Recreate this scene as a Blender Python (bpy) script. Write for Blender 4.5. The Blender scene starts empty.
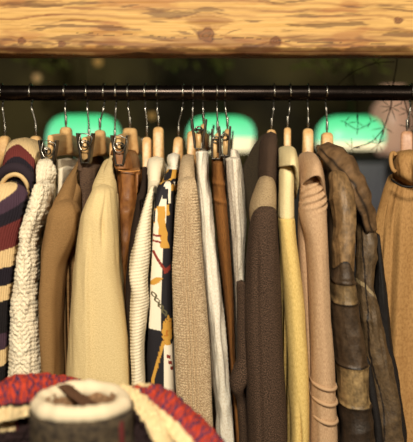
import bpy, bmesh, math, random
import numpy as np
from mathutils import Vector
random.seed(7)
C = bpy.context.scene.collection
PI = math.pi

# ------------------------------------------------------------------ camera frame
CAM = Vector((0.0, 0.0, 1.45)); PITCH = math.radians(5.0); F = 750.0
RAIL_Y = 1.35
def ray(px, py):
    x = (px-206.5)/F; y = -(py-221.0)/F
    cp, sp = math.cos(PITCH), math.sin(PITCH)
    return x, y*sp+cp, y*cp-sp
def at(px, py, Y):
    "point of the place seen at a pixel of the photo, at distance Y"
    x, y, z = ray(px, py); t = Y/y
    return Vector((CAM.x+t*x, Y, CAM.z+t*z))
def mpp(py, Y):
    return Y/ray(206.5, py)[1]/F          # metres per pixel
RAIL_Z = at(206, 93, RAIL_Y).z

# ------------------------------------------------------------------ helpers
def lin(c):
    return tuple(((v/255.0)/12.92 if v/255.0 <= .04045 else ((v/255.0+.055)/1.055)**2.4) for v in c[:3])
def linA(c): return np.array(lin(c))
def h2(ix, iy, s):
    n = (ix.astype(np.int64)*374761393 + iy.astype(np.int64)*668265263 + int(s)*1442695041) & 0x7fffffff
    n = ((n ^ (n >> 13))*1274126177) & 0x7fffffff
    n = (n ^ (n >> 16)) & 0xffff
    return n/65535.0
def vn(x, y, s=0):
    "smooth value noise in -1..1"
    x = np.asarray(x, float); y = np.asarray(y, float); x, y = np.broadcast_arrays(x, y)
    ix = np.floor(x); iy = np.floor(y); fx = x-ix; fy = y-iy
    fx = fx*fx*(3-2*fx); fy = fy*fy*(3-2*fy)
    a = h2(ix, iy, s); b = h2(ix+1, iy, s); c = h2(ix, iy+1, s); d = h2(ix+1, iy+1, s)
    return ((a*(1-fx)+b*fx)*(1-fy)+(c*(1-fx)+d*fx)*fy)*2-1
def fbm(x, y, s=0, o=4):
    r = 0; a = .5; t = 0
    for k in range(o):
        r = r+a*vn(np.asarray(x)*2**k, np.asarray(y)*2**k, s+k*17); t += a; a *= .5
    return r/t
def sstep(a, b, x):
    t = np.clip((np.asarray(x, float)-a)/(b-a), 0, 1); return t*t*(3-2*t)

def empty(name, loc, label=None, cat=None, group=None):
    o = bpy.data.objects.new(name, None); C.objects.link(o); o.location = loc
    tag(o, label, cat, group); return o
def tag(o, label=None, cat=None, group=None, kind=None):
    if label: o['label'] = label
    if cat: o['category'] = cat
    if group: o['group'] = group
    if kind: o['kind'] = kind
    return o
def mk(name, verts, faces, mat, parent=None, uv=None, col=None, smooth=True):
    me = bpy.data.meshes.new(name)
    me.from_pydata([tuple(v) for v in verts], [], faces); me.update()
    if smooth: me.polygons.foreach_set('use_smooth', [True]*len(me.polygons))
    if uv is not None or col is not None:
        vi = np.empty(len(me.loops), np.int32); me.loops.foreach_get('vertex_index', vi)
    if uv is not None:
        l = me.uv_layers.new(name='UVMap')
        l.data.foreach_set('uv', np.asarray(uv, np.float32)[vi].ravel())
    if col is not None:
        a = me.color_attributes.new('Col', 'FLOAT_COLOR', 'POINT')
        c = np.ones((len(verts), 4), np.float32); c[:, :3] = col
        a.data.foreach_set('color', c.ravel())
    me.materials.append(mat)
    return link(name, me, parent)
def link(name, me, parent=None, off=(0, 0, 0)):
    o = bpy.data.objects.new(name, me); C.objects.link(o)
    o.location = off
    if parent is not None:
        o.parent = parent; L = Vector((0, 0, 0)); q = parent
        while q is not None: L += q.location; q = q.parent
        o.location = Vector(off)-L
    return o
def bmk(name, bm, mat, parent=None, smooth=True):
    me = bpy.data.meshes.new(name); bmesh.ops.recalc_face_normals(bm, faces=bm.faces)
    bm.to_mesh(me); bm.free()
    if smooth:
        me.polygons.foreach_set('use_smooth', [True]*len(me.polygons))
    me.materials.append(mat); return link(name, me, parent)
def obox(bm, c, ex, ey, ez, bev=0.0):
    "box at c with half axes ex, ey, ez (vectors)"
    c, ex, ey, ez = map(Vector, (c, ex, ey, ez))
    vs = [bm.verts.new(c+sx*ex+sy*ey+sz*ez) for sx in (-1, 1) for sy in (-1, 1) for sz in (-1, 1)]
    fs = [bm.faces.new([vs[i] for i in f]) for f in ((0, 1, 3, 2), (4, 6, 7, 5), (0, 4, 5, 1), (2, 3, 7, 6), (0, 2, 6, 4), (1, 5, 7, 3))]
    bmesh.ops.recalc_face_normals(bm, faces=fs)
    if bev > 0:
        es = set(e for f in fs for e in f.edges)
        bmesh.ops.bevel(bm, geom=list(es), offset=bev, segments=3, profile=.5, affect='EDGES')
def wire_data(pts, r, n=8, closed=False):
    pts = [Vector(p) for p in pts]; m = len(pts)
    rs = r if hasattr(r, '__len__') else [r]*m
    V, Fc = [], []; up = None
    for i, p in enumerate(pts):
        a = pts[(i-1) % m] if closed or i > 0 else p
        b = pts[(i+1) % m] if closed or i < m-1 else p
        t = (b-a).normalized()
        if up is None:
            up = Vector((0, 0, 1)) if abs(t.z) < .9 else Vector((1, 0, 0))
        s = t.cross(up).normalized(); up = s.cross(t).normalized()
        for k in range(n):
            q = 2*PI*k/n; V.append(p+rs[i]*(math.cos(q)*s+math.sin(q)*up))
    for i in range(m if closed else m-1):
        j = (i+1) % m
        for k in range(n):
            l = (k+1) % n; Fc.append((i*n+k, i*n+l, j*n+l, j*n+k))
    if not closed:
        Fc.append(tuple(range(n))[::-1]); Fc.append(tuple((m-1)*n+k for k in range(n)))
    return V, Fc
def wire(name, pts, r, mat, parent=None, n=8, closed=False):
    V, Fc = wire_data(pts, r, n, closed); return mk(name, V, Fc, mat, parent)
def wires(name, lists, mat, parent=None, n=6):
    V, Fc = [], []
    for pts, r in lists:
        v, f = wire_data(pts, r, n); b = len(V); V += v; Fc += [tuple(b+i for i in q) for q in f]
    return mk(name, V, Fc, mat, parent)

# ------------------------------------------------------------------ materials
def newmat(name):
    m = bpy.data.materials.new(name); m.use_nodes = True
    nt = m.node_tree; b = nt.nodes['Principled BSDF']; return m, nt, b
def N(nt, t, **k):
    n = nt.nodes.new(t)
    for a, v in k.items():
        if a.startswith('i_'): n.inputs[int(a[2:])].default_value = v
        else: setattr(n, a, v)
    return n
def cmix(nt, fac, a, b, blend='MIX'):
    n = nt.nodes.new('ShaderNodeMix'); n.data_type = 'RGBA'; n.blend_type = blend
    for s, v in ((0, fac), (6, a), (7, b)):
        if hasattr(v, 'links'): nt.links.new(v, n.inputs[s])
        else: n.inputs[s].default_value = v if s == 0 else (*v, 1)
    return n.outputs[2]
def ramp(nt, src, p0, p1):
    r = nt.nodes.new('ShaderNodeMapRange'); nt.links.new(src, r.inputs[0])
    r.inputs[1].default_value = p0; r.inputs[2].default_value = p1; return r.outputs[0]
def fabric(name, col=None, col2=None, fleck=620., fr=(.40, .66), rough=.92, weave=900., bump=.6, blotch=None, bl=(14., .5, .62), dist=.0016, stretch=(1, 1), sheen=0.0, spec=.2):
    "cloth or hide: base colour (attribute Col when col is None), fine second colour, larger blotches, fine relief, all in surface UV metres"
    m, nt, b = newmat(name)
    tc = N(nt, 'ShaderNodeTexCoord'); mp = N(nt, 'ShaderNodeMapping'); nt.links.new(tc.outputs['UV'], mp.inputs[0])
    mp.inputs[3].default_value = (stretch[0], stretch[1], 1)
    if col is None:
        at_ = N(nt, 'ShaderNodeAttribute', attribute_name='Col'); c = at_.outputs[0]
    else:
        rgb = N(nt, 'ShaderNodeRGB'); rgb.outputs[0].default_value = (*lin(col), 1); c = rgb.outputs[0]
    if blotch is not None:
        n = N(nt, 'ShaderNodeTexNoise'); nt.links.new(tc.outputs['UV'], n.inputs[0]); n.inputs['Scale'].default_value = bl[0]; n.inputs['Detail'].default_value = 5; n.inputs['Roughness'].default_value = .62
        c = cmix(nt, ramp(nt, n.outputs[0], bl[1], bl[2]), c, lin(blotch))
    if col2 is not None:
        n = N(nt, 'ShaderNodeTexNoise'); nt.links.new(mp.outputs[0], n.inputs[0]); n.inputs['Scale'].default_value = fleck; n.inputs['Detail'].default_value = 2
        c = cmix(nt, ramp(nt, n.outputs[0], fr[0], fr[1]), c, lin(col2))
    nt.links.new(c, b.inputs['Base Color'])
    b.inputs['Roughness'].default_value = rough; b.inputs['Specular IOR Level'].default_value = spec
    if sheen: b.inputs['Sheen Weight'].default_value = sheen
    n = N(nt, 'ShaderNodeTexNoise'); nt.links.new(mp.outputs[0], n.inputs[0]); n.inputs['Scale'].default_value = weave; n.inputs['Detail'].default_value = 3
    n2 = N(nt, 'ShaderNodeTexNoise'); nt.links.new(mp.outputs[0], n2.inputs[0]); n2.inputs['Scale'].default_value = weave*.12; n2.inputs['Detail'].default_value = 3
    ad = N(nt, 'ShaderNodeMath', operation='ADD'); nt.links.new(n.outputs[0], ad.inputs[0]); nt.links.new(n2.outputs[0], ad.inputs[1])
    bp = N(nt, 'ShaderNodeBump'); bp.inputs['Strength'].default_value = bump; bp.inputs['Distance'].default_value = dist
    nt.links.new(ad.outputs[0], bp.inputs['Height']); nt.links.new(bp.outputs[0], b.inputs['Normal'])
    return m
def plain(name, col, rough=.5, metal=0., spec=.5):
    m, nt, b = newmat(name); b.inputs['Base Color'].default_value = (*lin(col), 1)
    b.inputs['Roughness'].default_value = rough; b.inputs['Metallic'].default_value = metal; b.inputs['Specular IOR Level'].default_value = spec
    n = N(nt, 'ShaderNodeTexNoise'); n.inputs['Scale'].default_value = 60; tc = N(nt, 'ShaderNodeTexCoord'); nt.links.new(tc.outputs['Object'], n.inputs[0])
    r = ramp(nt, n.outputs[0], 0, 1); rr = N(nt, 'ShaderNodeMapRange'); nt.links.new(n.outputs[0], rr.inputs[0])
    rr.inputs[3].default_value = max(0, rough-.08); rr.inputs[4].default_value = min(1, rough+.08); nt.links.new(rr.outputs[0], b.inputs['Roughness'])
    return m
def glow(name, col, strength):
    m, nt, b = newmat(name); b.inputs['Base Color'].default_value = (*lin(col), 1)
    b.inputs['Emission Color'].default_value = (*lin(col), 1); b.inputs['Emission Strength'].default_value = strength; b.inputs['Roughness'].default_value = .3
    return m
def woodmat(name, c1, c2, rough=.5, scale=(8, 60, 60)):
    m, nt, b = newmat(name); tc = N(nt, 'ShaderNodeTexCoord'); mp = N(nt, 'ShaderNodeMapping'); nt.links.new(tc.outputs['Object'], mp.inputs[0]); mp.inputs[3].default_value = scale
    n = N(nt, 'ShaderNodeTexNoise'); nt.links.new(mp.outputs[0], n.inputs[0]); n.inputs['Scale'].default_value = 3; n.inputs['Detail'].default_value = 5
    nt.links.new(cmix(nt, ramp(nt, n.outputs[0], .35, .7), lin(c1), lin(c2)), b.inputs['Base Color']); b.inputs['Roughness'].default_value = rough
    bp = N(nt, 'ShaderNodeBump'); bp.inputs['Strength'].default_value = .15; bp.inputs['Distance'].default_value = .002; nt.links.new(n.outputs[0], bp.inputs['Height']); nt.links.new(bp.outputs[0], b.inputs['Normal'])
    return m
M_BEECH = woodmat('beech', (222, 182, 124), (202, 156, 100), .42, (60, 8, 60))
M_BEECH2 = woodmat('reddish_shaded_beech', (196, 148, 112), (170, 120, 88), .45, (60, 8, 60))  # reddish beech with the right-end hanger's shadow put into its darker tone
M_WIRE = plain('steel_wire', (150, 145, 135), .28, 1.0)
M_CLIP = plain('clip_steel', (72, 66, 58), .36, 1.0)
M_RAIL = plain('rail_steel', (40, 33, 29), .27, .9)

# ------------------------------------------------------------------ lofts
def smooth1(a, k):
    if k < 1: return a
    w = np.hanning(2*k+3)[1:-1]; w /= w.sum()
    p = np.concatenate([2*a[0]-a[1:k+1][::-1], a, 2*a[-1]-a[-k-1:-1][::-1]])
    return np.convolve(p, w, 'valid')
def tube(name, rows, mat, parent=None, nu=72, dv=.0035, p=2.3, cap=.7, sm=.014, colfn=None, disp=None, label=None, arch=None):
    """loft of horizontal rounded sections. rows: (py, x_left, x_right, Y, half_depth) measured on the photo at distance Y.
    disp(um, vm, a, py) gives relief in metres, colfn(un, vm, a, py) the cloth's own pattern."""
    R = []
    for (py, xl, xr, Y, hd) in rows:
        c = at((xl+xr)/2, py, Y); R.append((c.z, c.x, c.y, (xr-xl)/2*mpp(py, Y), hd, py))
    R = np.array(R); zz = -R[:, 0]
    nv = max(4, int((zz[-1]-zz[0])/dv)); z = np.linspace(zz[0], zz[-1], nv+1); st = (zz[-1]-zz[0])/nv
    k = min(int(sm/st), nv//3)
    cx, cy, hw, hd, py = [np.interp(z, zz, R[:, j]) for j in (1, 2, 3, 4, 5)]
    cx, cy, hw, hd = [smooth1(q, k) for q in (cx, cy, hw, hd)]
    v = z-z[0]
    if cap > 0:
        h = max(cap*hw[0], 1e-4); f = np.sqrt(np.clip(1-(1-np.clip(v/h, 0, 1))**2, 0, 1)); f[0] = .12
    else: f = np.ones_like(v)
    fx = np.maximum(f, .1)
    th = np.linspace(0, 2*PI, nu, endpoint=False)           # 0 = back, pi = front
    sx = -np.sin(th); sy = np.cos(th)
    ex = np.sign(sx)*np.abs(sx)**(2/p); ey = np.sign(sy)*np.abs(sy)**(2/p)
    A, Vv = np.meshgrid(th, v); PY = np.broadcast_to(py[:, None], A.shape)
    per = (hw+hd)*2                                            # about half the perimeter
    um = (A-PI)/PI*np.mean(per)
    d = np.zeros_like(A) if disp is None else disp(um, Vv, A, PY)*fx[:, None]
    X = cx[:, None]+ex[None]*hw[:, None]*fx[:, None]
    Yy = cy[:, None]+ey[None]*hd[:, None]*fx[:, None]
    nx = sx[None]*hd[:, None]; ny = sy[None]*hw[:, None]; nl = np.sqrt(nx*nx+ny*ny)+1e-9
    X = X+d*nx/nl; Yy = Yy+d*ny/nl
    Z = np.broadcast_to(-z[:, None], X.shape)
    if arch:
        tv = (v/v[-1])[:, None]; u_ = ex[None]; Z = Z-tv*np.where(u_ < 0, arch[0], arch[1])*np.abs(u_)**2.2-tv*(sy > 0)[None]*.01*sy[None]
    V = np.stack([X, Yy, Z], -1).reshape(-1, 3)
    n1 = nv+1; idx = np.arange(n1*nu).reshape(n1, nu); r = np.roll(idx, -1, 1)
    faces = np.stack([idx[:-1], idx[1:], r[1:], r[:-1]], -1).reshape(-1, 4).tolist()
    t0 = len(V); V = np.vstack([V, [[cx[0], cy[0], -z[0]+.0005]], [[cx[-1], cy[-1], -z[-1]]]])
    for kk in range(nu):
        faces.append([t0, idx[0, kk], r[0, kk]]); faces.append([t0+1, r[-1, kk], idx[-1, kk]])
    uv = np.vstack([np.stack([um, Vv], -1).reshape(-1, 2), [[0, 0], [0, v[-1]]]])
    col = None
    if colfn is not None:
        cc = colfn(ex[None]*np.ones_like(A), Vv, A, PY).reshape(-1, 3)
        col = np.vstack([cc, cc[:1], cc[-1:]])
    o = mk(name, V, faces, mat, parent, uv, col)
    if label: o['label'] = label
    return o
def folds(amp=.004, fu=28., fv=5., seed=1, fine=.25):
    def f(um, vm, a, py):
        return amp*(vn(um*fu+.25*vn(vm*9, um*9, seed+5), vm*fv, seed)+fine*vn(um*fu*2.7, vm*fv*3, seed+3)-.42*np.abs(vn(um*fu*1.7+vm*6, vm*fv*1.4-um*9, seed+7))-.22*np.abs(vn(um*fu*3.1-vm*15, vm*fv*4.5, seed+11)))
    return f
def wrinkle(amp, fu, fv, seed, slant=.5):
    "cross creases"
    def f(um, vm, a, py):
        return amp*(1-2*np.abs(vn(um*fu+vm*slant*fu, vm*fv, seed)))
    return f
def addf(*fs):
    def f(*k):
        return sum(g(*k) for g in fs)
    return f

def slab(name, Np, Sp, hem, a, mat, parent, neck=.055, grow=1.0, colfn=None, disp=None, ns=40, amp=.003, seed=1, flare=0.0, bulge=0.0):
    "the body of a garment on its hanger: open at the neck, sloping shoulders, folded flat along the hanger"
    d = Vector((Sp.x-Np.x, Sp.y-Np.y, 0)); L = d.length; d.normalize(); w = Vector((-d.y, d.x, 0))
    s = np.linspace(-1, 1, ns*2+1)
    npz = 80; nt = 10
    # profile parameter: up one side, round the top, down the other
    prof = [(-1, q) for q in np.linspace(0, 1, npz, endpoint=False)]+[(math.cos(PI-PI*k/nt), 1+math.sin(PI*k/nt)) for k in range(nt+1)]+[(1, q) for q in np.linspace(1, 0, npz, endpoint=False)[1:]]+[(1, 0)]
    m = len(prof); P = np.array(prof)
    V, UV = [], []
    S = np.abs(s)*L; ztop = np.where(S < neck, Np.z, Np.z+(Sp.z-Np.z)*np.clip((S-neck)/(L-neck), 0, 1)**1.15)
    endf = np.sqrt(np.clip(1-np.abs(s)**14, 0.02, 1))
    for i, si in enumerate(s):
        ai = a*endf[i]
        for (q, hgt) in prof:
            zt = ztop[i]-ai
            z = hem+(zt-hem)*min(hgt, 1)+(ai*(hgt-1) if hgt > 1 else 0)
            dn = (zt-z)/max(zt-hem, .01) if hgt <= 1 else 0
            t = ai*(1+flare*dn)*q + amp*(0 if hgt > 1 else min(1, dn*4))*float(vn(si*L*26, z*3, seed+(0 if q < 0 else 9)))
            c = Vector((Np.x, Np.y, 0))+d*(si*L*(1+(grow-1)*dn))+w*t
            V.append((c.x, c.y, z)); UV.append((si*L+q*.0, z*-1+.0))
    n = len(s); faces = []
    for i in range(n-1):
        for j in range(m-1):
            top = npz-2 <= j < npz+nt+1
            if top and abs((s[i]+s[i+1])/2)*L < neck: continue
            faces.append((i*m+j, i*m+j+1, (i+1)*m+j+1, (i+1)*m+j))
    faces.append(tuple(range(m))); faces.append(tuple((n-1)*m+j for j in range(m))[::-1])
    V = np.array(V); UV = np.array(UV)
    col = None
    if colfn is not None: col = colfn(np.repeat(s, m)*L, V[:, 2], np.tile(P[:, 0], n))
    o = mk(name, V, faces, mat, parent, UV, col)
    so = o.modifiers.new('cloth', 'SOLIDIFY'); so.thickness = .0018; so.offset = 1
    return o

# ------------------------------------------------------------------ hangers
def hook(parent, hpx, spx, zend, end=None):
    r = .0136+.0026; x0 = at(hpx, 92, RAIL_Y).x; xe = at(spx, 128, RAIL_Y).x if end is None else end.x; ye = RAIL_Y if end is None else end.y
    pts = []
    for k in range(15):
        q = math.radians(205-k*(205+75)/14)      # from below the front, over the top, down the back
        pts.append(Vector((x0-.0, RAIL_Y+r*math.cos(q), RAIL_Z+r*math.sin(q))))
    zb = RAIL_Z-.027
    xs = x0+(xe-x0)*.15
    pts += [Vector((x0+(xe-x0)*.05, RAIL_Y+.003, RAIL_Z-.0195)), Vector((xs, RAIL_Y-.002, zb)), Vector((x0+(xe-x0)*.55, RAIL_Y-.001, RAIL_Z-.040)), Vector((x0+(xe-x0)*.95, RAIL_Y*.5+ye*.5, RAIL_Z-.052)), Vector((xe, ye, zend+.012)), Vector((xe, ye, zend-.004))]
    pts2 = []
    for i in range(len(pts)-1):
        pts2.append(pts[i])
        if i >= 14: pts2.append((pts[i]+pts[i+1])/2)
    pts2.append(pts[-1])
    wire('hook', pts2, .0016, M_WIRE, parent, 8)
    V, Fc = wire_data([Vector((xe, ye, zend+.021)), Vector((xe, ye, zend+.019)), Vector((xe, ye, zend+.006)), Vector((xe, ye, zend+.004))], [.0019, .0024, .0024, .0019], 8)
    mk('collar_sleeve', V, Fc, M_WIRE, parent)
def loft_rect(name, secs, mat, parent):
    "secs: (centre, half-width vector, z_top, z_bottom) rounded sections along a path"
    V, Fc = [], []; n = 20
    for (c, w, zt, zb) in secs:
        c = Vector(c); w = Vector(w); W = w.length; wu = w/W; r = min(.0066, W*.78); H = (zt-zb)/2; zm = (zt+zb)/2
        for (sx, sz, a0) in ((1, 1, 0), (-1, 1, 90), (-1, -1, 180), (1, -1, 270)):
            for k in range(5):
                q = math.radians(a0+k*22.5); p = c+wu*(sx*(W-r)*(.62 if sz > 0 and H > .017 else 1)+r*math.cos(q)); V.append((p.x, p.y, zm+sz*(H-r)+r*math.sin(q)))
    for i in range(len(secs)-1):
        for k in range(n):
            l = (k+1) % n; Fc.append((i*n+k, i*n+l, (i+1)*n+l, (i+1)*n+k))
    Fc.append(tuple(range(n))[::-1]); Fc.append(tuple((len(secs)-1)*n+k for k in range(n)))
    return mk(name, V, Fc, mat, parent)
def coat_hanger(hpx, knob, Np, Sp, label, hw=.0085, mat=M_BEECH, bare=False):
    "knob: (px, py) of the top of the wooden neck"
    kt = at(knob[0], knob[1], RAIL_Y); e = empty('coat_hanger', (Np.x, Np.y, Np.z), label, 'hanger', 'wooden hangers on the rail')
    hook(e, hpx, knob[0], kt.z, Vector((kt.x, RAIL_Y, kt.z)))
    d = Vector((Sp.x-Np.x, Sp.y-Np.y, 0)); L = d.length-(.012 if bare else .045); d.normalize(); w = Vector((-d.y, d.x, 0))
    secs = []
    for i in range(-30, 31):
        s = i/30*L; S = abs(s)
        zl = Np.z-.006+(Sp.z-Np.z)*max(0, (S-.03)/(L-.03))**1.1-(0.012 if not bare else 0)
        g = math.exp(-(S/.022)**6)
        zt = zl+(kt.z-zl)*g; zb = zl-.026+.004*g
        hwid = hw if bare else .0045+(hw-.0045)*g
        f = 1 if abs(i) < 29 else .75
        c = Vector((Np.x+(kt.x-Np.x)*g, RAIL_Y, 0))+d*s; c.y = Np.y+d.y*s
        secs.append((c, w*hwid*f, zt, zb))
    loft_rect('wooden_arms', secs, mat, e); return e
def clip(parent, c, d, spread=.0115, h=.047, drop=.010, loop=True):
    "trouser clip: two sprung plates gripping at c, square to the bar direction d"
    d = d.normalized(); w = Vector((-d.y, d.x, 0)); up = Vector((0, 0, 1))
    bm = bmesh.new()
    for sg in (-1, 1):
        lo = Vector(c)+w*sg*.006-up*drop; hi = Vector(c)+w*sg*spread+up*(h-drop)
        ax = (hi-lo)/2; nrm = ax.cross(d).normalized()
        obox(bm, (lo+hi)/2, d*.0105, ax, nrm*.0017, .0009)
        obox(bm, lo-up*.001-w*sg*.0025, d*.0105, w*.003, up*.0012, .0005)
    obox(bm, Vector(c)+up*(h*.42), d*.0035, w*spread*.86, up*.0018, .0006)   # pivot lug
    ce = bmk('clip', bm, M_CLIP, parent, False)
    pts = []
    m = Vector(c)+up*(h*.42)
    for k in range(33):
        q = k/32*2*PI*3; pts.append(m-d*.012+d*.024*k/32+w*.0052*math.cos(q)+up*.0052*math.sin(q))
    wire('spring', pts, .0011, M_WIRE, ce, 6)
    if not loop: return
    n = -d*.0125
    t1 = Vector(c)+w*-spread*1.0+up*(h-drop-.006)+n; t2 = Vector(c)+w*spread*.4+up*(h-drop-.001)+n
    b1 = Vector(c)-w*.007+up*.012+n; b2 = Vector(c)+w*.005+up*.010+n
    wire('grip_wire', [b1, b1*.3+t1*.7-w*.002, t1, (t1+t2)/2+up*.002, t2, t2*.4+b2*.6+w*.004, b2, (b1+b2)/2-up*.002], .0012, M_WIRE, ce, 6, True)
def clip_hanger(hpx, knob, near, far, label, Yn=1.22, bar=(.012, .040), hw=.0055, clipoff=.0, spread=.0115, clip_py=None, kw=.0095, loop=True, skew=0):
    "knob (px,py); near/far: x pixels of the bar's two ends at their own distances"
    kt = at(knob[0], knob[1], RAIL_Y); Yf = 2*RAIL_Y-Yn
    A = at(near, 150, Yn); B = at(far, 150, Yf); d = Vector((B.x-A.x, B.y-A.y, 0)); d.normalize(); w = Vector((-d.y, d.x, 0))
    e = empty('clip_hanger', (kt.x, RAIL_Y, kt.z), label, 'hanger', 'clip hangers on the rail')
    hook(e, hpx, knob[0], kt.z, Vector((kt.x, RAIL_Y, kt.z)))
    L = (Yf-Yn)/2/abs(d.y); secs = []
    for i in range(-24, 25):
        s = i/24*L; g = math.exp(-(abs(s)/.016)**4)
        zt = kt.z-bar[0]*(1-g)-.006*(abs(s)/L)**2; zb = kt.z-bar[0]-bar[1]-.006*(abs(s)/L)**2
        f = 1 if abs(i) < 24 else .7
        c = Vector((kt.x, RAIL_Y, 0))+d*s
        secs.append((c, w*(hw+(kw-hw)*g)*f, zt, zb))
    loft_rect('wooden_bar', secs, M_BEECH, e)
    ends = []
    for sg in (-1, 1):
        c = Vector((kt.x, RAIL_Y, kt.z-bar[0]-bar[1]+.004))+d*sg*(L-.004)+w*clipoff
        if clip_py is not None: c.z = at(206, clip_py, c.y).z if sg < 0 else ends[0].z
        clip(e, c, d, spread=spread, loop=loop); ends.append(c)
    return e, ends, d

# ------------------------------------------------------------------ garment bookkeeping
SLEEVE_END = 560
def extend(rows, to=SLEEVE_END):
    a, b = rows[-2], rows[-1]; k = (to-b[0])/max(1, b[0]-a[0]); k = min(k, 1.0)
    return rows+[(to, b[1]+(b[1]-a[1])*k*.6, b[2]+(b[2]-a[2])*k*.6, b[3], b[4])]
def mirror(o, Np, Sp, name=None):
    "the same piece on the far shoulder"
    c = o.copy(); c.data = o.data.copy(); C.objects.link(c); c.name = name or o.name; c.parent = o.parent
    xs = [v.co.x for v in o.data.vertices]; mx = (min(xs)+max(xs))/2; k = .55
    c.scale.x = k
    c.location = o.location+Vector((2*(Np.x-Sp.x)+(1-k)*mx, 2*(Np.y-Sp.y)+.012, 0)); return c
def piece(root_name, Np, label, cat, group=None): return empty(root_name, (Np.x, Np.y, Np.z), label, cat, group)
HEM = at(206, 92, RAIL_Y).z-.86
SY = 1.165
G_C = 'jackets and coats on the rail'; G_T = 'trousers clipped to the rail'; G_S = 'sweaters on the rail'

# ---- 1: bare-looking hanger at the left edge with a dusky garment
Np = at(3, 152, RAIL_Y); Sp = at(-22, 186, SY)
coat_hanger(2, (5, 136), Np, Sp, 'pale wooden hanger at the left end of the rail, its arm partly bare', hw=.010, bare=True)
m = fabric('dusky_wool', (136, 98, 84), (110, 78, 66))
g = piece('jacket', Np, 'dusky pinkish brown jacket at the very left edge, behind the striped sweater sleeve', 'jacket', None)
Nq = at(1, 172, RAIL_Y); Sq = at(-27, 205, SY)
slab('body', Nq, Sq, HEM, .012, m, g, seed=3)
rows = extend([(206, -46, -12, 1.14, .03), (240, -52, -14, 1.13, .034), (420, -58, -16, 1.13, .036)])
o = tube('sleeve', rows, m, g, disp=folds(seed=5)); mirror(o, Nq, Sq)

# ---- 2: striped sweater
m_str = fabric('striped_knit', None, weave=700, bump=.7)
CR, BU, NV, PU, BK = (216, 186, 136), (104, 46, 42), (34, 28, 35), (70, 50, 62), (30, 26, 27)
def bands(edges, cols):
    cols = np.array([lin(c) for c in cols])
    def f(q):
        i = np.searchsorted(np.array(edges), q); return cols[np.clip(i, 0, len(cols)-1)]
    return f
Np = at(34, 150, RAIL_Y); Sp = at(16, 181, 1.19)
coat_hanger(31, (36, 136), Np, Sp, 'wooden hanger inside the striped sweater, its rounded top showing right of the collar', hw=.0105)
g = piece('sweater', Np, 'striped knit sweater in navy, burgundy, purple and cream, second from the left', 'sweater', G_S)
fb = bands([.086, .103, .14, .3], [CR, BU, NV, NV])
slab('body', Np, Sp, HEM, .020, m_str, g, neck=.04, amp=.003, seed=11, colfn=lambda s, z, q: bands([-.42, -.36, -.30, -.22, -.14, -.06], [NV, CR, BU, NV, CR, NV, NV])(z-Np.z)*(np.abs(s)[:, None] < 9))
rib = lambda per, amp: (lambda um, vm, a, py: amp*np.sin(2*PI*um/per))
YK = [(137.5, 19, 31, 1.30, .03), (140, 14.5, 36.5, 1.285, .045), (146, 10, 41.5, 1.27, .055), (156, 7.5, 45.5, 1.255, .06), (168, 6, 47.5, 1.25, .062), (180, 3, 47, 1.245, .062), (190, 5, 43, 1.245, .05)]
def yoke_col(u, v, a, py):
    q = py-24*np.abs(u+.05)**2.3
    return bands([145, 156.5, 300], [CR, BU, NV, NV])(q)
tube('yoke', YK, m_str, g, colfn=yoke_col, disp=addf(folds(.002, seed=2), rib(.0055, .0011)), nu=220, dv=.0015, cap=.6)
AR = [(0, 188, 1.16), (3, 181, 1.155), (8, 176, 1.15), (15, 174, 1.147), (21, 176, 1.147), (26, 182, 1.15), (29.5, 190, 1.155), (31.5, 199, 1.16)]
m_ribn = fabric('navy_rib', NV, (58, 44, 50)); m_ribc = fabric('cream_rib', CR, (196, 160, 108))
def arc3(pts, n=6):
    out = []
    for i in range(len(pts)-1):
        for k in range(n): out.append(Vector(pts[i]).lerp(Vector(pts[i+1]), k/n))
    out.append(Vector(pts[-1])); return [sum((out[max(0, min(len(out)-1, i+j))] for j in (-2, -1, 0, 1, 2)), Vector())/5 for i in range(len(out))]
wire('armhole_rib', arc3([at(x+(x-14)*.22, y-6.5, Y+.02) for x, y, Y in AR]), .0085, m_ribn, g, 12)
wire('armhole_edge', arc3([at(x, y, Y-.005) for x, y, Y in AR]), .0034, m_ribc, g, 10)
st = bands([191, 207, 222, 241, 248, 265, 283, 298, 330, 346, 362, 392, 408, 424], [CR, PU, NV, BU, BU, CR, NV, CR, BK, PU, CR, BK, BU, CR, NV])
o = tube('sleeve', extend([(181, 4, 18, 1.165, .02), (186, -4, 27, 1.16, .028), (198, -14, 31, 1.15, .033), (212, -18, 31.5, 1.15, .035), (228, -20, 25, 1.15, .036), (245, -21, 20, 1.15, .036), (265, -22, 18, 1.15, .036), (290, -24, 14.5, 1.15, .036), (330, -25, 12, 1.15, .036), (380, -26, 9.5, 1.15, .036), (430, -28, 8, 1.15, .036)]), m_str, g,
         colfn=lambda u, v, a, py: st(py+(13*np.clip((262-py)/60, 0, 1)+3)*(u-.45)), disp=addf(folds(.003, seed=8), rib(.0052, .0008)), nu=240, dv=.0015)
mirror(o, Np, Sp)

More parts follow.
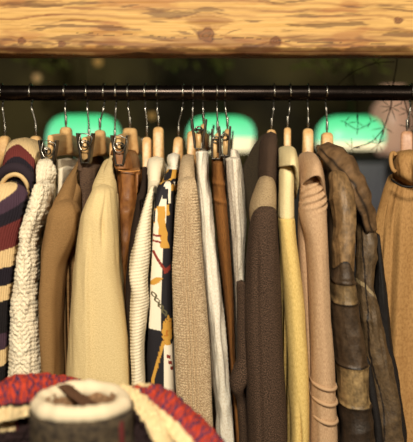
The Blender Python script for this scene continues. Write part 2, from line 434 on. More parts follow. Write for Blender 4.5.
# ---- 3: chunky cable sweater and the pale trousers on one hanger
Np = at(62, 160, RAIL_Y); Sp = at(44, 188, 1.19)
hang3, ends3, d3 = clip_hanger(65, (66, 127), 62, 90, 'clip hanger nearest the left edge, wooden bar and steel clip above the cable sweater', Yn=1.225, bar=(.012, .038), clip_py=163, kw=.012, spread=.014, clipoff=.003)
m_cab = fabric('chunky_wool', (238, 224, 196), (208, 184, 144), fleck=620, fr=(.5, .75), weave=900, bump=.8)
g = piece('sweater', Np, 'chunky cream cable knit sweater with a thick rolled collar beside the striped sweater', 'sweater', G_S)
def chunky(px_u=.0070, px_v=.0064, amp=.0020):
    def f(um, vm, a, py):
        ph = um/px_u; k = np.abs((ph % 1)-.5)*2
        w = np.sin(2*PI*(vm/px_v+.45*k))
        return amp*(.55*w*(1-.3*k)-.9*(k > .86))+.0016*vn(um*110, vm*110, 4)
    return f
def cable(um, vm, a, py):
    c0 = .012*np.sin(2*PI*(vm-.1)/.11); out = 0
    for sgn in (1, -1):
        dd = (um-sgn*c0)/.010
        out = np.maximum(out, np.exp(-dd**4)*(1+.35*np.sin(2*PI*(vm/.009+sgn*um/.012))))
    return .0034*out
slab('body', Np, Sp, HEM+.1, .011, m_cab, g, neck=.05, amp=.002, seed=21)
tube('rolled_collar', [(157, 42, 55, 1.25, .03), (160, 37.5, 60, 1.245, .042), (168, 35, 61, 1.24, .045), (177, 33.5, 60, 1.235, .047), (184, 34, 57, 1.235, .045), (188, 37, 54, 1.235, .04)], m_cab, g, disp=addf(chunky(.0075, .0065, .0016), folds(.0026, 60, 40, 6)), nu=170, dv=.0016, cap=.6)
o = tube('sleeve', extend([(180, 40, 46, 1.165, .02), (184, 36, 50, 1.16, .025), (195, 32, 51.5, 1.155, .03), (210, 27, 49.5, 1.15, .032), (230, 21, 40, 1.15, .033), (245, 19.5, 38, 1.15, .033), (262, 18, 39, 1.15, .034), (285, 15, 38, 1.15, .034), (300, 12, 38.5, 1.15, .034), (340, 11.5, 40, 1.15, .034), (380, 9, 42.5, 1.15, .034), (430, 8, 44, 1.15, .034)]), m_cab, g, disp=addf(chunky(), cable, folds(.003, seed=7)), nu=200, dv=.0016)
mirror(o, Np, Sp)
m_w = fabric('washed_cotton', (232, 220, 196), (210, 196, 168), fleck=620)
def trousers(label, rows, mat, leg_label=None, disp=None, colfn=None, waist=None, belt=True, nu=72, dv=.0035, Y2=.155, group=G_T, cat='trousers', end=620):
    c = at((rows[0][1]+rows[0][2])/2, rows[0][0], RAIL_Y)
    g = piece('trousers', c, label, cat, group)
    rr = extend(rows, end)
    o = tube('leg', rr, mat, g, disp=disp, colfn=colfn, nu=nu, dv=dv, p=2.6, cap=.5)
    k = o.copy(); k.data = o.data.copy(); C.objects.link(k); k.parent = g; k.location = o.location+Vector((0, Y2, 0))
    if waist:
        tube('waistband', waist, mat, g, disp=folds(.0012, 40, 10, 3), p=3, cap=.15, nu=nu, dv=.002)
    return g
trousers('off-white trousers gripped in the first clip, between the cable sweater and the camel coat',
         [(166, 63, 72, 1.285, .058), (185, 62, 73, 1.285, .058), (215, 60, 70, 1.285, .058), (300, 58, 66, 1.285, .058)], m_w, waist=[(158, 63.5, 71, 1.345, .118), (170, 62.5, 72, 1.345, .118)], disp=folds(.002, seed=31))

# ---- 4: camel coat
Np = at(88, 158, RAIL_Y); Sp = at(68, 203, SY)
coat_hanger(87, (89, 140), Np, Sp, 'wooden hanger holding the camel coat, its neck hidden behind the tweed trousers clip')
m_cam = fabric('camel_wool', (150, 115, 72), (122, 90, 54), fleck=620, weave=1000, bump=.5)
g = piece('coat', Np, 'camel brown wool coat between the cable sweater and the cream coat', 'coat', G_C)
slab('body', Np, Sp, HEM-.1, .012, m_cam, g, neck=.05, seed=41, amp=.004, flare=.35)
tube('front_panel', extend([(176, 74, 78, 1.24, .02), (190, 68, 78, 1.235, .03), (205, 66, 79, 1.23, .035), (225, 66, 80.5, 1.235, .035), (240, 65, 76, 1.24, .035), (300, 63, 73.5, 1.245, .035), (370, 63, 71.5, 1.245, .035), (430, 64, 71.5, 1.245, .035)], 640), m_cam, g, disp=folds(.003, seed=45), cap=.9)
tube('shoulder', [(160, 81, 85, 1.30, .02), (168, 75, 83, 1.275, .03), (180, 67, 80, 1.24, .04), (193, 60, 78, 1.21, .045), (204, 53, 77, 1.19, .045), (216, 50, 76, 1.18, .04), (226, 52, 72, 1.18, .03)], m_cam, g, disp=folds(.0012, seed=43), cap=.8)
o = tube('sleeve', extend([(199, 60, 70, 1.155, .02), (203, 54, 75, 1.15, .028), (212, 48.5, 79, 1.145, .034), (225, 45.5, 79.5, 1.145, .036), (240, 43, 75, 1.145, .036), (262, 41, 65, 1.145, .036), (300, 40, 61.5, 1.145, .036), (340, 41, 61.5, 1.145, .036), (380, 44, 62, 1.145, .036), (430, 44, 63, 1.145, .036)]), m_cam, g, disp=folds(.0045, 24, 4, 47))
mirror(o, Np, Sp)

# ---- 5: brown tweed trousers on the second clip hanger
h5, ends5, d5 = clip_hanger(104, (100, 130), 92, 120, 'second clip hanger from the left, slanted wooden bar with its clip gripping brown tweed', Yn=1.22, bar=(.010, .036), clip_py=156, kw=.011, clipoff=-.002, spread=.0125)
m_tw = fabric('brown_tweed', (110, 85, 66), (48, 36, 29), fleck=620, fr=(.42, .58), weave=900, bump=.6)
g5 = trousers('dark brown tweed trousers hanging from the second clip between camel and cream coats',
         [(163, 83, 100, 1.285, .058), (172, 80, 102, 1.285, .058), (185, 77.5, 102, 1.285, .058), (200, 78.5, 99, 1.285, .058), (240, 77, 95, 1.285, .058), (300, 74, 92, 1.285, .058), (430, 71, 90, 1.285, .058)], m_tw, waist=[(155, 88, 96, 1.345, .118), (160, 85, 98, 1.345, .12), (170, 81, 101, 1.345, .12)], disp=folds(.002, seed=51))

# ---- 6: cream coat
Np = at(114, 158, RAIL_Y); Sp = at(97, 187, SY)
coat_hanger(116, (115, 141), Np, Sp, 'wooden hanger holding the cream coat, hidden behind the second clip hanger bar')
m_cr = fabric('cream_gabardine', (226, 202, 150), (200, 172, 118), fleck=620, weave=1000, bump=.5)
g = piece('coat', Np, 'large pale cream coat with a wide smooth sleeve, left of the tan leather trousers', 'coat', G_C)
slab('body', Np, Sp, HEM-.1, .013, m_cr, g, neck=.05, seed=61, amp=.004, flare=.3)
tube('shoulder', [(152, 113, 117, 1.31, .02), (160, 108.5, 118, 1.29, .03), (172, 103, 118, 1.26, .04), (182, 97.5, 118, 1.23, .045), (192, 93, 117.5, 1.205, .045), (204, 90, 117, 1.195, .04), (214, 90, 114, 1.195, .03)], m_cr, g, disp=folds(.0012, seed=63), cap=.8)
tube('front_panel', extend([(190, 101, 117, 1.205, .02), (215, 100, 119, 1.20, .03), (250, 100, 120.5, 1.20, .03), (300, 102, 125, 1.20, .03), (340, 104, 129, 1.20, .03), (385, 105, 132, 1.20, .03), (430, 106, 134, 1.20, .03)], 640), m_cr, g, disp=folds(.002, seed=69), cap=.6)
def cr_fold(um, vm, a, py):
    q = sstep(215, 260, py)
    x = um+.018*q*0
    e = -.014+.00004*(py-260); return .0065*q*(1-sstep(e-.001, e+.0035, um))*np.exp(-np.clip(e-um, 0, 1)/.022)-.006*np.exp(-((um-.016)/.006)**2-((py-226)/18)**2)
o = tube('sleeve', extend([(184, 96, 112, 1.165, .02), (189, 94, 116, 1.155, .03), (200, 88.5, 117.5, 1.15, .036), (215, 82.5, 118.5, 1.145, .038), (240, 79, 119.5, 1.145, .038), (270, 75.5, 120, 1.145, .038), (300, 73, 124, 1.145, .038), (340, 70, 128, 1.145, .038), (385, 67.5, 131, 1.145, .038), (430, 67, 132, 1.145, .038)]), m_cr, g, disp=addf(folds(.0035, 22, 3.5, 66, .2), cr_fold), nu=110)
mirror(o, Np, Sp)

# ---- 7: tan leather trousers on the third clip hanger
h7, ends7, d7 = clip_hanger(128, (130, 128), 132, 152, 'third clip hanger, rounded wooden top and steel clip above the tan leather trousers', Yn=1.225, bar=(.010, .040), clip_py=158, kw=.016, clipoff=-.003, spread=.013)
m_le = fabric('tan_leather', (142, 92, 46), (108, 62, 26), fleck=70, fr=(.4, .7), rough=.42, weave=420, bump=.35, spec=.5, blotch=(92, 50, 24), bl=(16, .55, .75))
g = trousers('tan brown leather trousers with a stitched waistband on the third clip hanger', 
         [(166, 118, 141, 1.285, .058), (185, 117.5, 142, 1.285, .058), (200, 117, 142, 1.285, .058), (230, 119, 139, 1.285, .058), (260, 119, 132, 1.285, .058), (300, 121, 131, 1.285, .058), (430, 124, 136, 1.285, .058)], m_le,
         waist=[(149, 117, 135, 1.345, .122), (152, 114.5, 138, 1.345, .124), (160, 115, 140, 1.345, .124), (168, 117, 141, 1.345, .124)], disp=addf(folds(.0025, 40, 9, 71), wrinkle(.0014, 30, 30, 72)), nu=100, dv=.002)
m_st = plain('tan_thread', (190, 130, 66), .8)
tube('hip_pocket', [(171, 136, 141.5, 1.245, .028), (180, 135.5, 143.5, 1.245, .03), (196, 136, 143, 1.245, .03), (206, 137, 141.5, 1.245, .028)], m_le, g, cap=.4, p=3)
wire('belt_seam', [at(x, 170+1.5*math.sin((x-117)/24*3), 1.2185) for x in range(118, 141, 2)], .0009, m_st, g, 5)

# ---- 8: dark brown jacket squeezed behind
Np = at(146, 166, RAIL_Y); Sp = at(141, 200, 1.18)
coat_hanger(145, (147, 137), Np, Sp, 'wooden hanger between the tan leather trousers and the white ribbed sweater, carrying a dark jacket')
m_dk = fabric('dark_brown_wool', (52, 38, 28), (38, 28, 22))
g = piece('jacket', Np, 'narrow dark brown jacket squeezed between tan leather trousers and white ribbed sweater', 'jacket', G_C)
slab('body', Np, Sp, HEM, .009, m_dk, g, seed=81, neck=.05)
o = tube('sleeve', extend([(196, 138, 145, 1.20, .02), (230, 132, 142, 1.20, .022), (300, 125, 136, 1.20, .022), (430, 128, 138, 1.20, .022)]), m_dk, g, disp=folds(seed=83, amp=.002)); mirror(o, Np, Sp)

# ---- 9: white ribbed sweater
Np = at(158.5, 160, RAIL_Y); Sp = at(154, 190, 1.185)
coat_hanger(157, (158.5, 127), Np, Sp, 'wooden hanger with a tall rounded neck standing above the white ribbed sweater', hw=.0108)
m_wk = fabric('ivory_knit', (238, 226, 198), (220, 202, 166), fleck=620, weave=1100, bump=.4)
g = piece('sweater', Np, 'ivory sweater with a finely ribbed sleeve, between the leather trousers and the printed shirt', 'sweater', G_S)
slab('body', Np, Sp, HEM+.08, .0135, m_wk, g, neck=.05, seed=91, amp=.001)
tube('collar', [(156, 150, 163, 1.30, .03), (158, 148, 165, 1.29, .045), (168, 146.5, 166, 1.275, .05), (182, 146.5, 165.5, 1.265, .05), (190, 148, 161, 1.26, .04)], m_wk, g, disp=folds(.001, seed=92), cap=.3)
hr = lambda per, amp: (lambda um, vm, a, py: amp*np.sin(2*PI*(vm+.12*um)/per))
o = tube('sleeve', extend([(185, 150, 157, 1.175, .02), (190, 147, 158, 1.17, .024), (200, 144, 154.5, 1.165, .027), (215, 140, 152, 1.16, .029), (230, 136, 151.5, 1.155, .03), (250, 132, 151, 1.15, .031), (270, 130.5, 149, 1.15, .031), (290, 131, 148, 1.15, .031), (320, 129.5, 148, 1.15, .031), (332, 130, 145.5, 1.15, .031), (360, 131, 145, 1.15, .031), (430, 133, 146, 1.15, .031)]), m_wk, g,
         disp=addf(hr(.0050, .0007), folds(.0025, 30, 9, 95), lambda um, vm, a, py: .004*np.exp(-((py-283-500*um)/13)**2)), nu=140, dv=.0012)
mirror(o, Np, Sp)

# ---- 10: printed shirt
Np = at(174.5, 158, RAIL_Y); Sp = at(169, 186, 1.19)
coat_hanger(183, (178.5, 137), Np, Sp, 'honey coloured wooden hanger above the white shirt collar', hw=.0088)
m_pr = fabric('printed_silk', None, rough=.7, weave=600, bump=.2)
m_wc = fabric('white_shirt_cotton', (238, 230, 212), (226, 214, 190), fleck=620)
WH, BL, GO, MA = linA((232, 220, 196)), linA((34, 31, 34)), linA((196, 146, 62)), linA((130, 50, 38))
def print_col(u, v, a, py):
    x = u; q = py
    c = np.empty(u.shape+(3,)); c[:] = BL
    def put(mask, col): c[mask] = col
    sw = vn(x*2.3, q*.16, 3); sw2 = vn(x*3+7, q*.12, 9)
    up = q < 222
    put(up & (sw > .12), GO); put(up & (sw2 > .35), BL)
    put((q > 181) & (q < 202) & (x > -.35) & (x < .75) & (sw2 < .5), WH)
    put((q > 198) & (q < 222) & (np.abs(x+.15) < .45), WH)
    put((q > 186) & (q < 207) & (np.abs(x+.45+(q-196)*.02) < .22), BL)
    put((q > 205) & (q < 246) & (np.abs(x-.0-(q-222)*.012) < .33+.1*sw), GO)
    put((q > 222) & (q < 326+3*x) & (x < .15-.0*q) & ~((q < 246) & (np.abs(x-(q-222)*.012) < .33+.1*sw)), WH)
    for y0 in (234, 240): put((np.abs(q-y0-1.2*x+.6*sw2) < 1.0) & (x < -.05) & (x > -.9), MA)
    put((q > 248) & (q < 270) & (np.abs(x+.72-(q-248)*.055) < .13) & (x < .65), MA)
    put((np.abs(q-266-2*np.sin(x*5)) < 2.6) & (x > .25) & (x < .85), MA)
    put((np.abs(q-276+5*x) < 3.4*(1-np.abs((x+.35)/.55)**2)) & (x < .2), GO)
    put((q > 288) & (q < 312) & (np.abs(np.abs(x+.0-(q-300)*.045)-.14*np.abs(np.sin((q-288)*.55))) < .07), linA((90, 84, 60)))
    lo = q > 326+3*x
    put(lo & (x < .32), BL); put(lo & (x >= .32) & (q > 340), WH)
    lion = ((x-.62)/.42)**2+((q-327)/13.5)**2 < 1+.5*vn(x*9, q*.5, 5)
    put(lion, GO); put(lion & (vn(x*6, q*.45, 8) > .45), linA((176, 110, 40)))
    t = .32-.75*np.clip((q-336)/38, 0, 1)+.35*np.clip((q-378)/26, 0, 1)
    put((q > 336) & (np.abs(x-t) < .11), GO)
    for y0, x0 in ((352, .62), (358, .72), (364, .85)): put((np.abs(q-y0-6*(x-x0)) < 1.7) & (np.abs(x-x0) < .12), MA)
    return c
g = piece('shirt', Np, 'black, white and gold printed shirt with a plain white collar, beside the beige sweater', 'shirt')
slab('body', Np, Sp, HEM+.06, .0085, m_wc, g, neck=.05, seed=101, amp=.001)
tube('collar', [(152.5, 170, 178, 1.30, .03), (155, 167.5, 181, 1.285, .04), (161, 167, 182, 1.28, .043), (166, 168, 181, 1.275, .04), (169, 170, 179, 1.275, .035)], m_wc, g, cap=.35, disp=folds(.0012, 60, 30, 102))
tube('collar_stand', [(164.5, 170, 180, 1.27, .04), (168, 168, 181, 1.268, .043), (172, 167, 181, 1.266, .044)], m_wc, g, cap=.3)
tube('shoulder', [(168, 168, 179, 1.265, .045), (175, 164, 180.5, 1.25, .05), (185, 160, 178.5, 1.235, .05), (196, 158, 176, 1.225, .045)], m_pr, g, colfn=print_col, nu=140, dv=.001, disp=folds(.0015, 50, 25, 103), cap=.3)
o = tube('sleeve', extend([(180, 162, 174, 1.19, .02), (187, 158, 175, 1.185, .026), (198, 154, 175, 1.18, .029), (212, 151, 176, 1.18, .03), (240, 150.5, 175, 1.18, .03), (300, 147.5, 173.5, 1.18, .03), (350, 145.5, 175, 1.18, .03), (430, 146, 175, 1.18, .03)]), m_pr, g, colfn=print_col, nu=260, dv=.0011, p=3.2, disp=folds(.002, 26, 5, 105))
mirror(o, Np, Sp)

# ---- 11: beige stitched sweater
Np = at(190, 157, RAIL_Y); Sp = at(187, 185, 1.18)
coat_hanger(193, (192, 131), Np, Sp, 'wooden hanger above the beige sweater, left of the white trousers clip', hw=.0088)
m_bg = fabric('oatmeal_knit', (212, 188, 152), (152, 124, 90), fleck=620, fr=(.42, .60), weave=1000, bump=.5)
g = piece('sweater', Np, 'beige oatmeal sweater with vertical rows of stitches, between printed shirt and white trousers', 'sweater', G_S)
slab('body', Np, Sp, HEM+.05, .0095, m_bg, g, neck=.05, seed=111, amp=.001)
def stitch(um, vm, a, py):
    k = np.abs(((um/.0062) % 1)-.5)*2
    return .00085*np.sin(2*PI*(vm/.0044+.5*k))*sstep(168, 205, py)+.0019*(np.cos(2*PI*um/.0062))*sstep(160, 215, py)
tube('shoulder', [(154, 184, 194, 1.30, .03), (158, 181, 196, 1.28, .045), (170, 178.5, 196.5, 1.25, .055), (186, 177, 197, 1.225, .055), (200, 177, 197, 1.22, .045)], m_bg, g, disp=stitch, nu=150, dv=.0015, cap=.5)
o = tube('sleeve', extend([(176, 182, 194, 1.19, .02), (184, 178, 196.5, 1.18, .028), (200, 175.5, 198, 1.17, .032), (220, 174, 199.5, 1.165, .033), (270, 172.5, 202.5, 1.16, .034), (300, 174, 205.5, 1.16, .034), (340, 175, 208.5, 1.16, .034), (370, 176, 210, 1.16, .034), (430, 178, 212, 1.16, .034)]), m_bg, g, disp=addf(stitch, folds(.0022, 22, 5, 113)), nu=260, dv=.0011)
mirror(o, Np, Sp)

# ---- 12, 13, 14: clipped trousers in the middle
h12, e12, d = clip_hanger(203, (203.5, 124), 199, 208, 'fourth clip hanger, dark clip plates in a V above the white trousers', Yn=1.225, bar=(.012, .030), clip_py=142, clipoff=-.0005, spread=.0118, kw=.0055, hw=.0045, loop=False)
m_ww = fabric('white_cotton', (242, 234, 216), (226, 212, 186), fleck=250, weave=1000, bump=.5)
trousers('white cotton trousers hanging from the fourth clip, right of the beige sweater',
         [(150, 196, 206.5, 1.262, .076), (165, 195.5, 207.5, 1.262, .076), (182, 196.5, 208, 1.262, .076), (200, 197.5, 212, 1.262, .076), (220, 199, 214, 1.262, .076), (250, 201, 217, 1.262, .076), (300, 206, 224.5, 1.262, .076), (340, 209.5, 228.5, 1.262, .076), (370, 212, 231, 1.262, .076), (430, 217, 236.5, 1.262, .076)], m_ww,
         waist=[(142.5, 197, 205.5, 1.345, .116), (145, 196, 206.5, 1.345, .118), (165, 195.2, 207.8, 1.345, .118)], disp=addf(folds(.003, 40, 10, 121), wrinkle(.0016, 34, 16, 122)), nu=110, dv=.002)
h13, e13, d = clip_hanger(217, (217.5, 133), 216, 221, 'fifth clip hanger, small clip gripping brown corduroy', Yn=1.225, bar=(.010, .028), clip_py=152, spread=.0060, kw=.0055, hw=.0042, clipoff=-.0022, loop=False)
m_co = fabric('brown_corduroy', (140, 92, 44), (104, 64, 30), fleck=160, fr=(.4, .66), rough=.8, weave=700, bump=.5, stretch=(4, .6))
trousers('brown corduroy trousers between the white and the pale grey trousers',
         [(160, 212, 223, 1.262, .076), (180, 212, 225, 1.262, .076), (200, 213, 227, 1.262, .076), (250, 218, 231, 1.262, .076), (300, 222, 234, 1.262, .076), (340, 226, 234, 1.262, .076), (430, 234, 241, 1.262, .076)], m_co,
         waist=[(152, 213, 221.5, 1.345, .116), (155, 212, 222.5, 1.345, .118), (176, 211.7, 225, 1.345, .118)], disp=addf(folds(.0018, 40, 9, 131), lambda um, vm, a, py: .0025*np.exp(-((py-182-20*um)/2.2)**2)+.003*np.exp(-((py-199-60*um)/2.0)**2)), nu=100, dv=.0016)
h14, e14, d = clip_hanger(225, (227.5, 129), 228, 231, 'sixth clip hanger, clip with a flared dark plate above the pale grey trousers', Yn=1.225, bar=(.010, .030), clip_py=149, spread=.0092, kw=.0055, hw=.0045, clipoff=.0016, loop=False)
m_pg = fabric('pale_linen', (228, 216, 196), (202, 186, 160), fleck=240, fr=(.45, .65), weave=1200, bump=.4)
trousers('pale greyish linen trousers beside the gap left of the dark cardigan',
         [(156, 225, 240, 1.262, .076), (175, 225, 243, 1.262, .076), (200, 226.5, 245, 1.262, .076), (230, 229.5, 246.5, 1.262, .076), (260, 232, 244, 1.262, .076), (300, 235, 243, 1.262, .076), (430, 240, 247, 1.262, .076)], m_pg,
         waist=[(149, 226, 236, 1.345, .116), (151, 224.5, 238, 1.345, .118), (170, 224.5, 242, 1.345, .118)], disp=addf(folds(.003, 50, 6, 141), wrinkle(.0012, 40, 14, 142)), nu=100, dv=.002)
# ---- 15: dark brown cardigan
Np = at(270, 141, RAIL_Y); Sp = at(266, 200, 1.185)
coat_hanger(274, (271.5, 129.5), Np, Sp, 'wooden hanger inside the dark brown cardigan, only the tip of its neck showing', hw=.009)
m_db = fabric('dark_heather_wool', (104, 80, 62), (27, 20, 16), fleck=640, fr=(.40, .56), weave=900, bump=.6)
m_tn = fabric('tan_lining', (172, 148, 112), (118, 96, 70), fleck=620, fr=(.45, .65))
g = piece('cardigan', Np, 'dark brown heather cardigan with a tan shoulder band, left of the yellow coat', 'cardigan', G_S)
slab('body', Np, Sp, HEM, .015, m_db, g, neck=.05, seed=151, amp=.002)
tube('shoulder', [(131.5, 267, 275, 1.30, .03), (135, 262.5, 277.5, 1.285, .04), (143, 259.5, 279, 1.27, .05), (155, 258.5, 279, 1.25, .055), (172, 258, 278, 1.225, .055), (184, 258.5, 278, 1.215, .05), (190, 261, 276, 1.215, .04)], m_db, g, cap=.8, nu=90, disp=folds(.0015, seed=153))
o = tube('shoulder_patch', [(175, 262, 270, 1.185, .024), (179, 258.5, 274.5, 1.18, .03), (188, 255.5, 276, 1.175, .034), (198, 251.5, 277, 1.17, .036), (208, 249, 277, 1.168, .036), (222, 250, 276, 1.168, .03)], m_tn, g, cap=.7, disp=folds(.001, seed=154))
tube('lapel', [(134, 262, 266, 1.335, .006), (145, 253, 263, 1.33, .007), (158, 246.5, 262, 1.325, .007), (172, 240, 261, 1.32, .007), (185, 236, 260, 1.315, .007), (196, 243, 259, 1.31, .007), (225, 249, 258, 1.305, .006), (300, 252, 258, 1.30, .005)], fabric('dark_lining', (58, 48, 34), (42, 34, 26), fleck=620), g, cap=.3, disp=folds(.002, seed=159))
o = tube('sleeve', extend([(203, 259, 271, 1.155, .02), (206, 254.5, 274.5, 1.15, .027), (212, 251, 277, 1.145, .033), (230, 247.5, 278, 1.145, .036), (260, 245.5, 280, 1.145, .037), (300, 244, 282.5, 1.145, .037), (340, 244.5, 284, 1.145, .037), (400, 246, 287, 1.145, .037), (430, 247, 288, 1.145, .037)]), m_db, g, disp=addf(folds(.003, 22, 4, 155), lambda um, vm, a, py: -.003*np.exp(-((um+.016)/.006)**2)*sstep(225, 260, py)), nu=110)
mirror(o, Np, Sp)
tube('front_panel', [(280, 236, 247, 1.165, .014), (330, 236, 250, 1.162, .018), (358, 236, 252, 1.155, .02), (370, 232, 252, 1.15, .022), (380, 228.5, 250, 1.15, .024), (388, 229.5, 245, 1.15, .022), (394, 233, 244, 1.155, .018), (400, 236, 246, 1.158, .014), (430, 238, 248, 1.162, .014), (560, 238, 250, 1.165, .014)], m_db, g, cap=.3, sm=.006, disp=folds(.002, seed=158))

# ---- 16: yellow coat
Np = at(287.5, 153, RAIL_Y); Sp = at(287, 176, 1.18)
coat_hanger(290, (287.5, 127.5), Np, Sp, 'wooden hanger with a straight neck above the pale yellow coat', hw=.0068)
m_ye = fabric('yellow_cotton', (226, 196, 124), (200, 166, 92), fleck=620, stretch=(1, .3), weave=1000, bump=.5)
m_yp = fabric('pale_yellow_cotton', (236, 218, 168), (220, 196, 142), fleck=620, weave=1000, bump=.5)
g = piece('coat', Np, 'pale yellow coat with caped shoulder, between the dark cardigan and the pink jacket', 'coat', G_C)
slab('body', Np, Sp, HEM-.05, .011, m_ye, g, neck=.05, seed=161, amp=.001)
tube('shoulder_cap', [(145.5, 282, 293, 1.29, .045), (148, 279.5, 294.5, 1.26, .065), (152, 278, 296, 1.23, .085), (158, 277.2, 297.5, 1.205, .085), (164.5, 277, 298.3, 1.19, .075)], m_yp, g, cap=.35, disp=folds(.001, seed=162), arch=(.004, .055), nu=110, dv=.0015)
o = tube('sleeve', [(163.5, 282, 289, 1.17, .02), (167, 280, 292, 1.165, .026), (176, 278.5, 293.5, 1.16, .03), (195, 277.5, 293.3, 1.158, .031), (218, 276.8, 293.5, 1.156, .031)], m_yp, g, disp=folds(.0014, seed=163), cap=.6); mirror(o, Np, Sp)
o = tube('sleeve', extend([(215.5, 277, 293.5, 1.154, .030), (217, 276.3, 294.3, 1.154, .032), (235, 278, 295, 1.152, .033), (260, 280, 298, 1.15, .034), (300, 283, 302.5, 1.15, .034), (350, 286, 306, 1.15, .034), (400, 289, 308.5, 1.15, .034), (430, 290.5, 309.5, 1.15, .034)]), m_ye, g, cap=.12, disp=addf(folds(.0028, 26, 5, 165), lambda um, vm, a, py: -.012*sstep(385, 445, py)*np.exp(-((um+.008)/.007)**2))); mirror(o, Np, Sp)

# ---- 17: pink jacket
Np = at(309, 156, RAIL_Y); Sp = at(312, 182, 1.175)
coat_hanger(308, (308, 128.5), Np, Sp, 'wooden hanger with a straight neck above the dusty pink jacket', hw=.0108)
m_pk = fabric('dusty_pink_cotton', (198, 164, 128), (172, 136, 102), fleck=620, stretch=(1, .35), weave=1000, bump=.5)
g = piece('jacket', Np, 'dusty pink jacket with gathered sleeve head and three straps round its sleeve', 'jacket', G_C)
slab('body', Np, Sp, HEM-.03, .0125, m_pk, g, neck=.05, seed=171, amp=.002)
tube('shoulder_cap', [(151.5, 303, 312, 1.27, .05), (154, 299.5, 316, 1.25, .07), (160, 297.5, 320, 1.215, .088), (167, 297, 322.5, 1.195, .085), (174.5, 296.8, 324.5, 1.18, .07)], m_pk, g, cap=.4, disp=folds(.001, seed=172), arch=(.020, .052), nu=110, dv=.0015)
def gather(um, vm, a, py):
    return .0026*np.sin(2*PI*(um*.35+vm)/.011+2*vn(um*40, vm*20, 3))*sstep(176, 181, py)*(1-sstep(200, 214, py))
o = tube('sleeve', extend([(174, 304, 314, 1.17, .022), (178, 300.5, 318.5, 1.165, .028), (188, 299, 323, 1.158, .033), (205, 298, 325.5, 1.155, .035), (222, 301, 325.8, 1.153, .035), (240, 305.5, 326, 1.152, .035), (270, 307.5, 327, 1.15, .035), (320, 309, 330, 1.15, .035), (350, 310, 333, 1.15, .035), (400, 311, 336.5, 1.15, .035), (430, 311, 338, 1.15, .035)]), m_pk, g, disp=addf(folds(.0025, 24, 5, 175), gather), nu=120, dv=.002); mirror(o, Np, Sp)
tube('front_panel', extend([(205, 297.5, 306, 1.195, .02), (225, 296.5, 309, 1.19, .025), (260, 298, 311, 1.19, .025), (320, 301, 313, 1.19, .025), (430, 304, 316, 1.19, .025)], 620), m_pk, g, disp=folds(.002, seed=178), cap=.4)
for y0, dx in ((381, 0), (396, .7), (414, 1.2)):
    pts = []
    for k in range(24):
        q = 2*PI*k/24; cx = 323+dx; yy = y0+4*math.sin(q)*0+3.4*(math.cos(q)*.6+.0)+4.2*(-math.sin(q))*0
        c0 = at(cx, y0, 1.15); hw = 12.4*mpp(y0, 1.15)
        pts.append(c0+Vector((hw*math.sin(q), .037*math.cos(q), -.004*math.sin(q)-.0022*math.cos(q)*-1)))
    o = wire('sleeve_strap', pts, .0030, m_pk, g, 8, True)

# ---- 18: patched leather jacket
Np = at(327, 150, RAIL_Y); Sp = at(338, 178, 1.185)
coat_hanger(326, (327, 132.5), Np, Sp, 'wooden hanger above the patched brown leather jacket, in front of the right green lamp', hw=.012)
m_lj = fabric('worn_leather', None, col2=(58, 42, 28), fleck=60, fr=(.50, .95), rough=.5, weave=260, bump=.5, spec=.4)
g = piece('jacket', Np, 'worn brown patched leather jacket with a big stiff collar', 'jacket', G_C)
LA, LB, LC, LD = linA((128, 100, 66)), linA((68, 53, 38)), linA((146, 120, 80)), linA((46, 36, 27))
def lj_col(u, v, a, py):
    n = fbm(u*2.5, py*.13, 12)[..., None]; n2 = fbm(u*8+3, py*.5, 31)[..., None]
    c = LA*(1+.6*n+.4*n2)+0*u[..., None]
    tip = 259+13*(u+.15)**2
    def put(m, col):
        c[m] = (col*(1+.6*n+.5*n2))[m]
    put(py > tip, LB); put((py > 281) & (py <= 301), (LC+LB)/2.1); put(py > 301, LB*.95); put((py > 363) & (py <= 402), LC*.85); put(py > 402, LD)
    for e in (281, 301, 363, 402): put(np.abs(py-e) < .8, LD*.45)
    put(np.abs(py-tip) < .9, LD*.45)
    return np.clip(c, .005, .9)
slab('body', Np, Sp, HEM, .012, m_lj, g, neck=.05, seed=181, amp=.002, colfn=lambda s, z, q: np.tile(LB, (len(s), 1)))
def seams(um, vm, a, py):
    return sum(.0022*np.exp(-((py-e-3*um/.03*.3)/1.6)**2) for e in (280, 300.5, 363, 402))
o = tube('sleeve', extend([(170, 331, 340, 1.185, .022), (175, 329, 345, 1.175, .028), (190, 328.5, 351.5, 1.165, .034), (205, 330, 354, 1.16, .036), (225, 333, 356, 1.155, .037), (245, 332, 354.5, 1.152, .037), (262, 331, 354, 1.15, .037), (290, 331, 356, 1.15, .037), (320, 331.5, 359.5, 1.15, .037), (345, 334, 363, 1.15, .037), (363, 336.8, 366, 1.15, .037), (400, 338, 368.5, 1.15, .037), (430, 339.5, 373, 1.15, .037)]), m_lj, g, colfn=lj_col, nu=180, dv=.0016, disp=addf(folds(.004, 26, 7, 183), wrinkle(.0016, 22, 34, 184), seams))
mirror(o, Np, Sp)
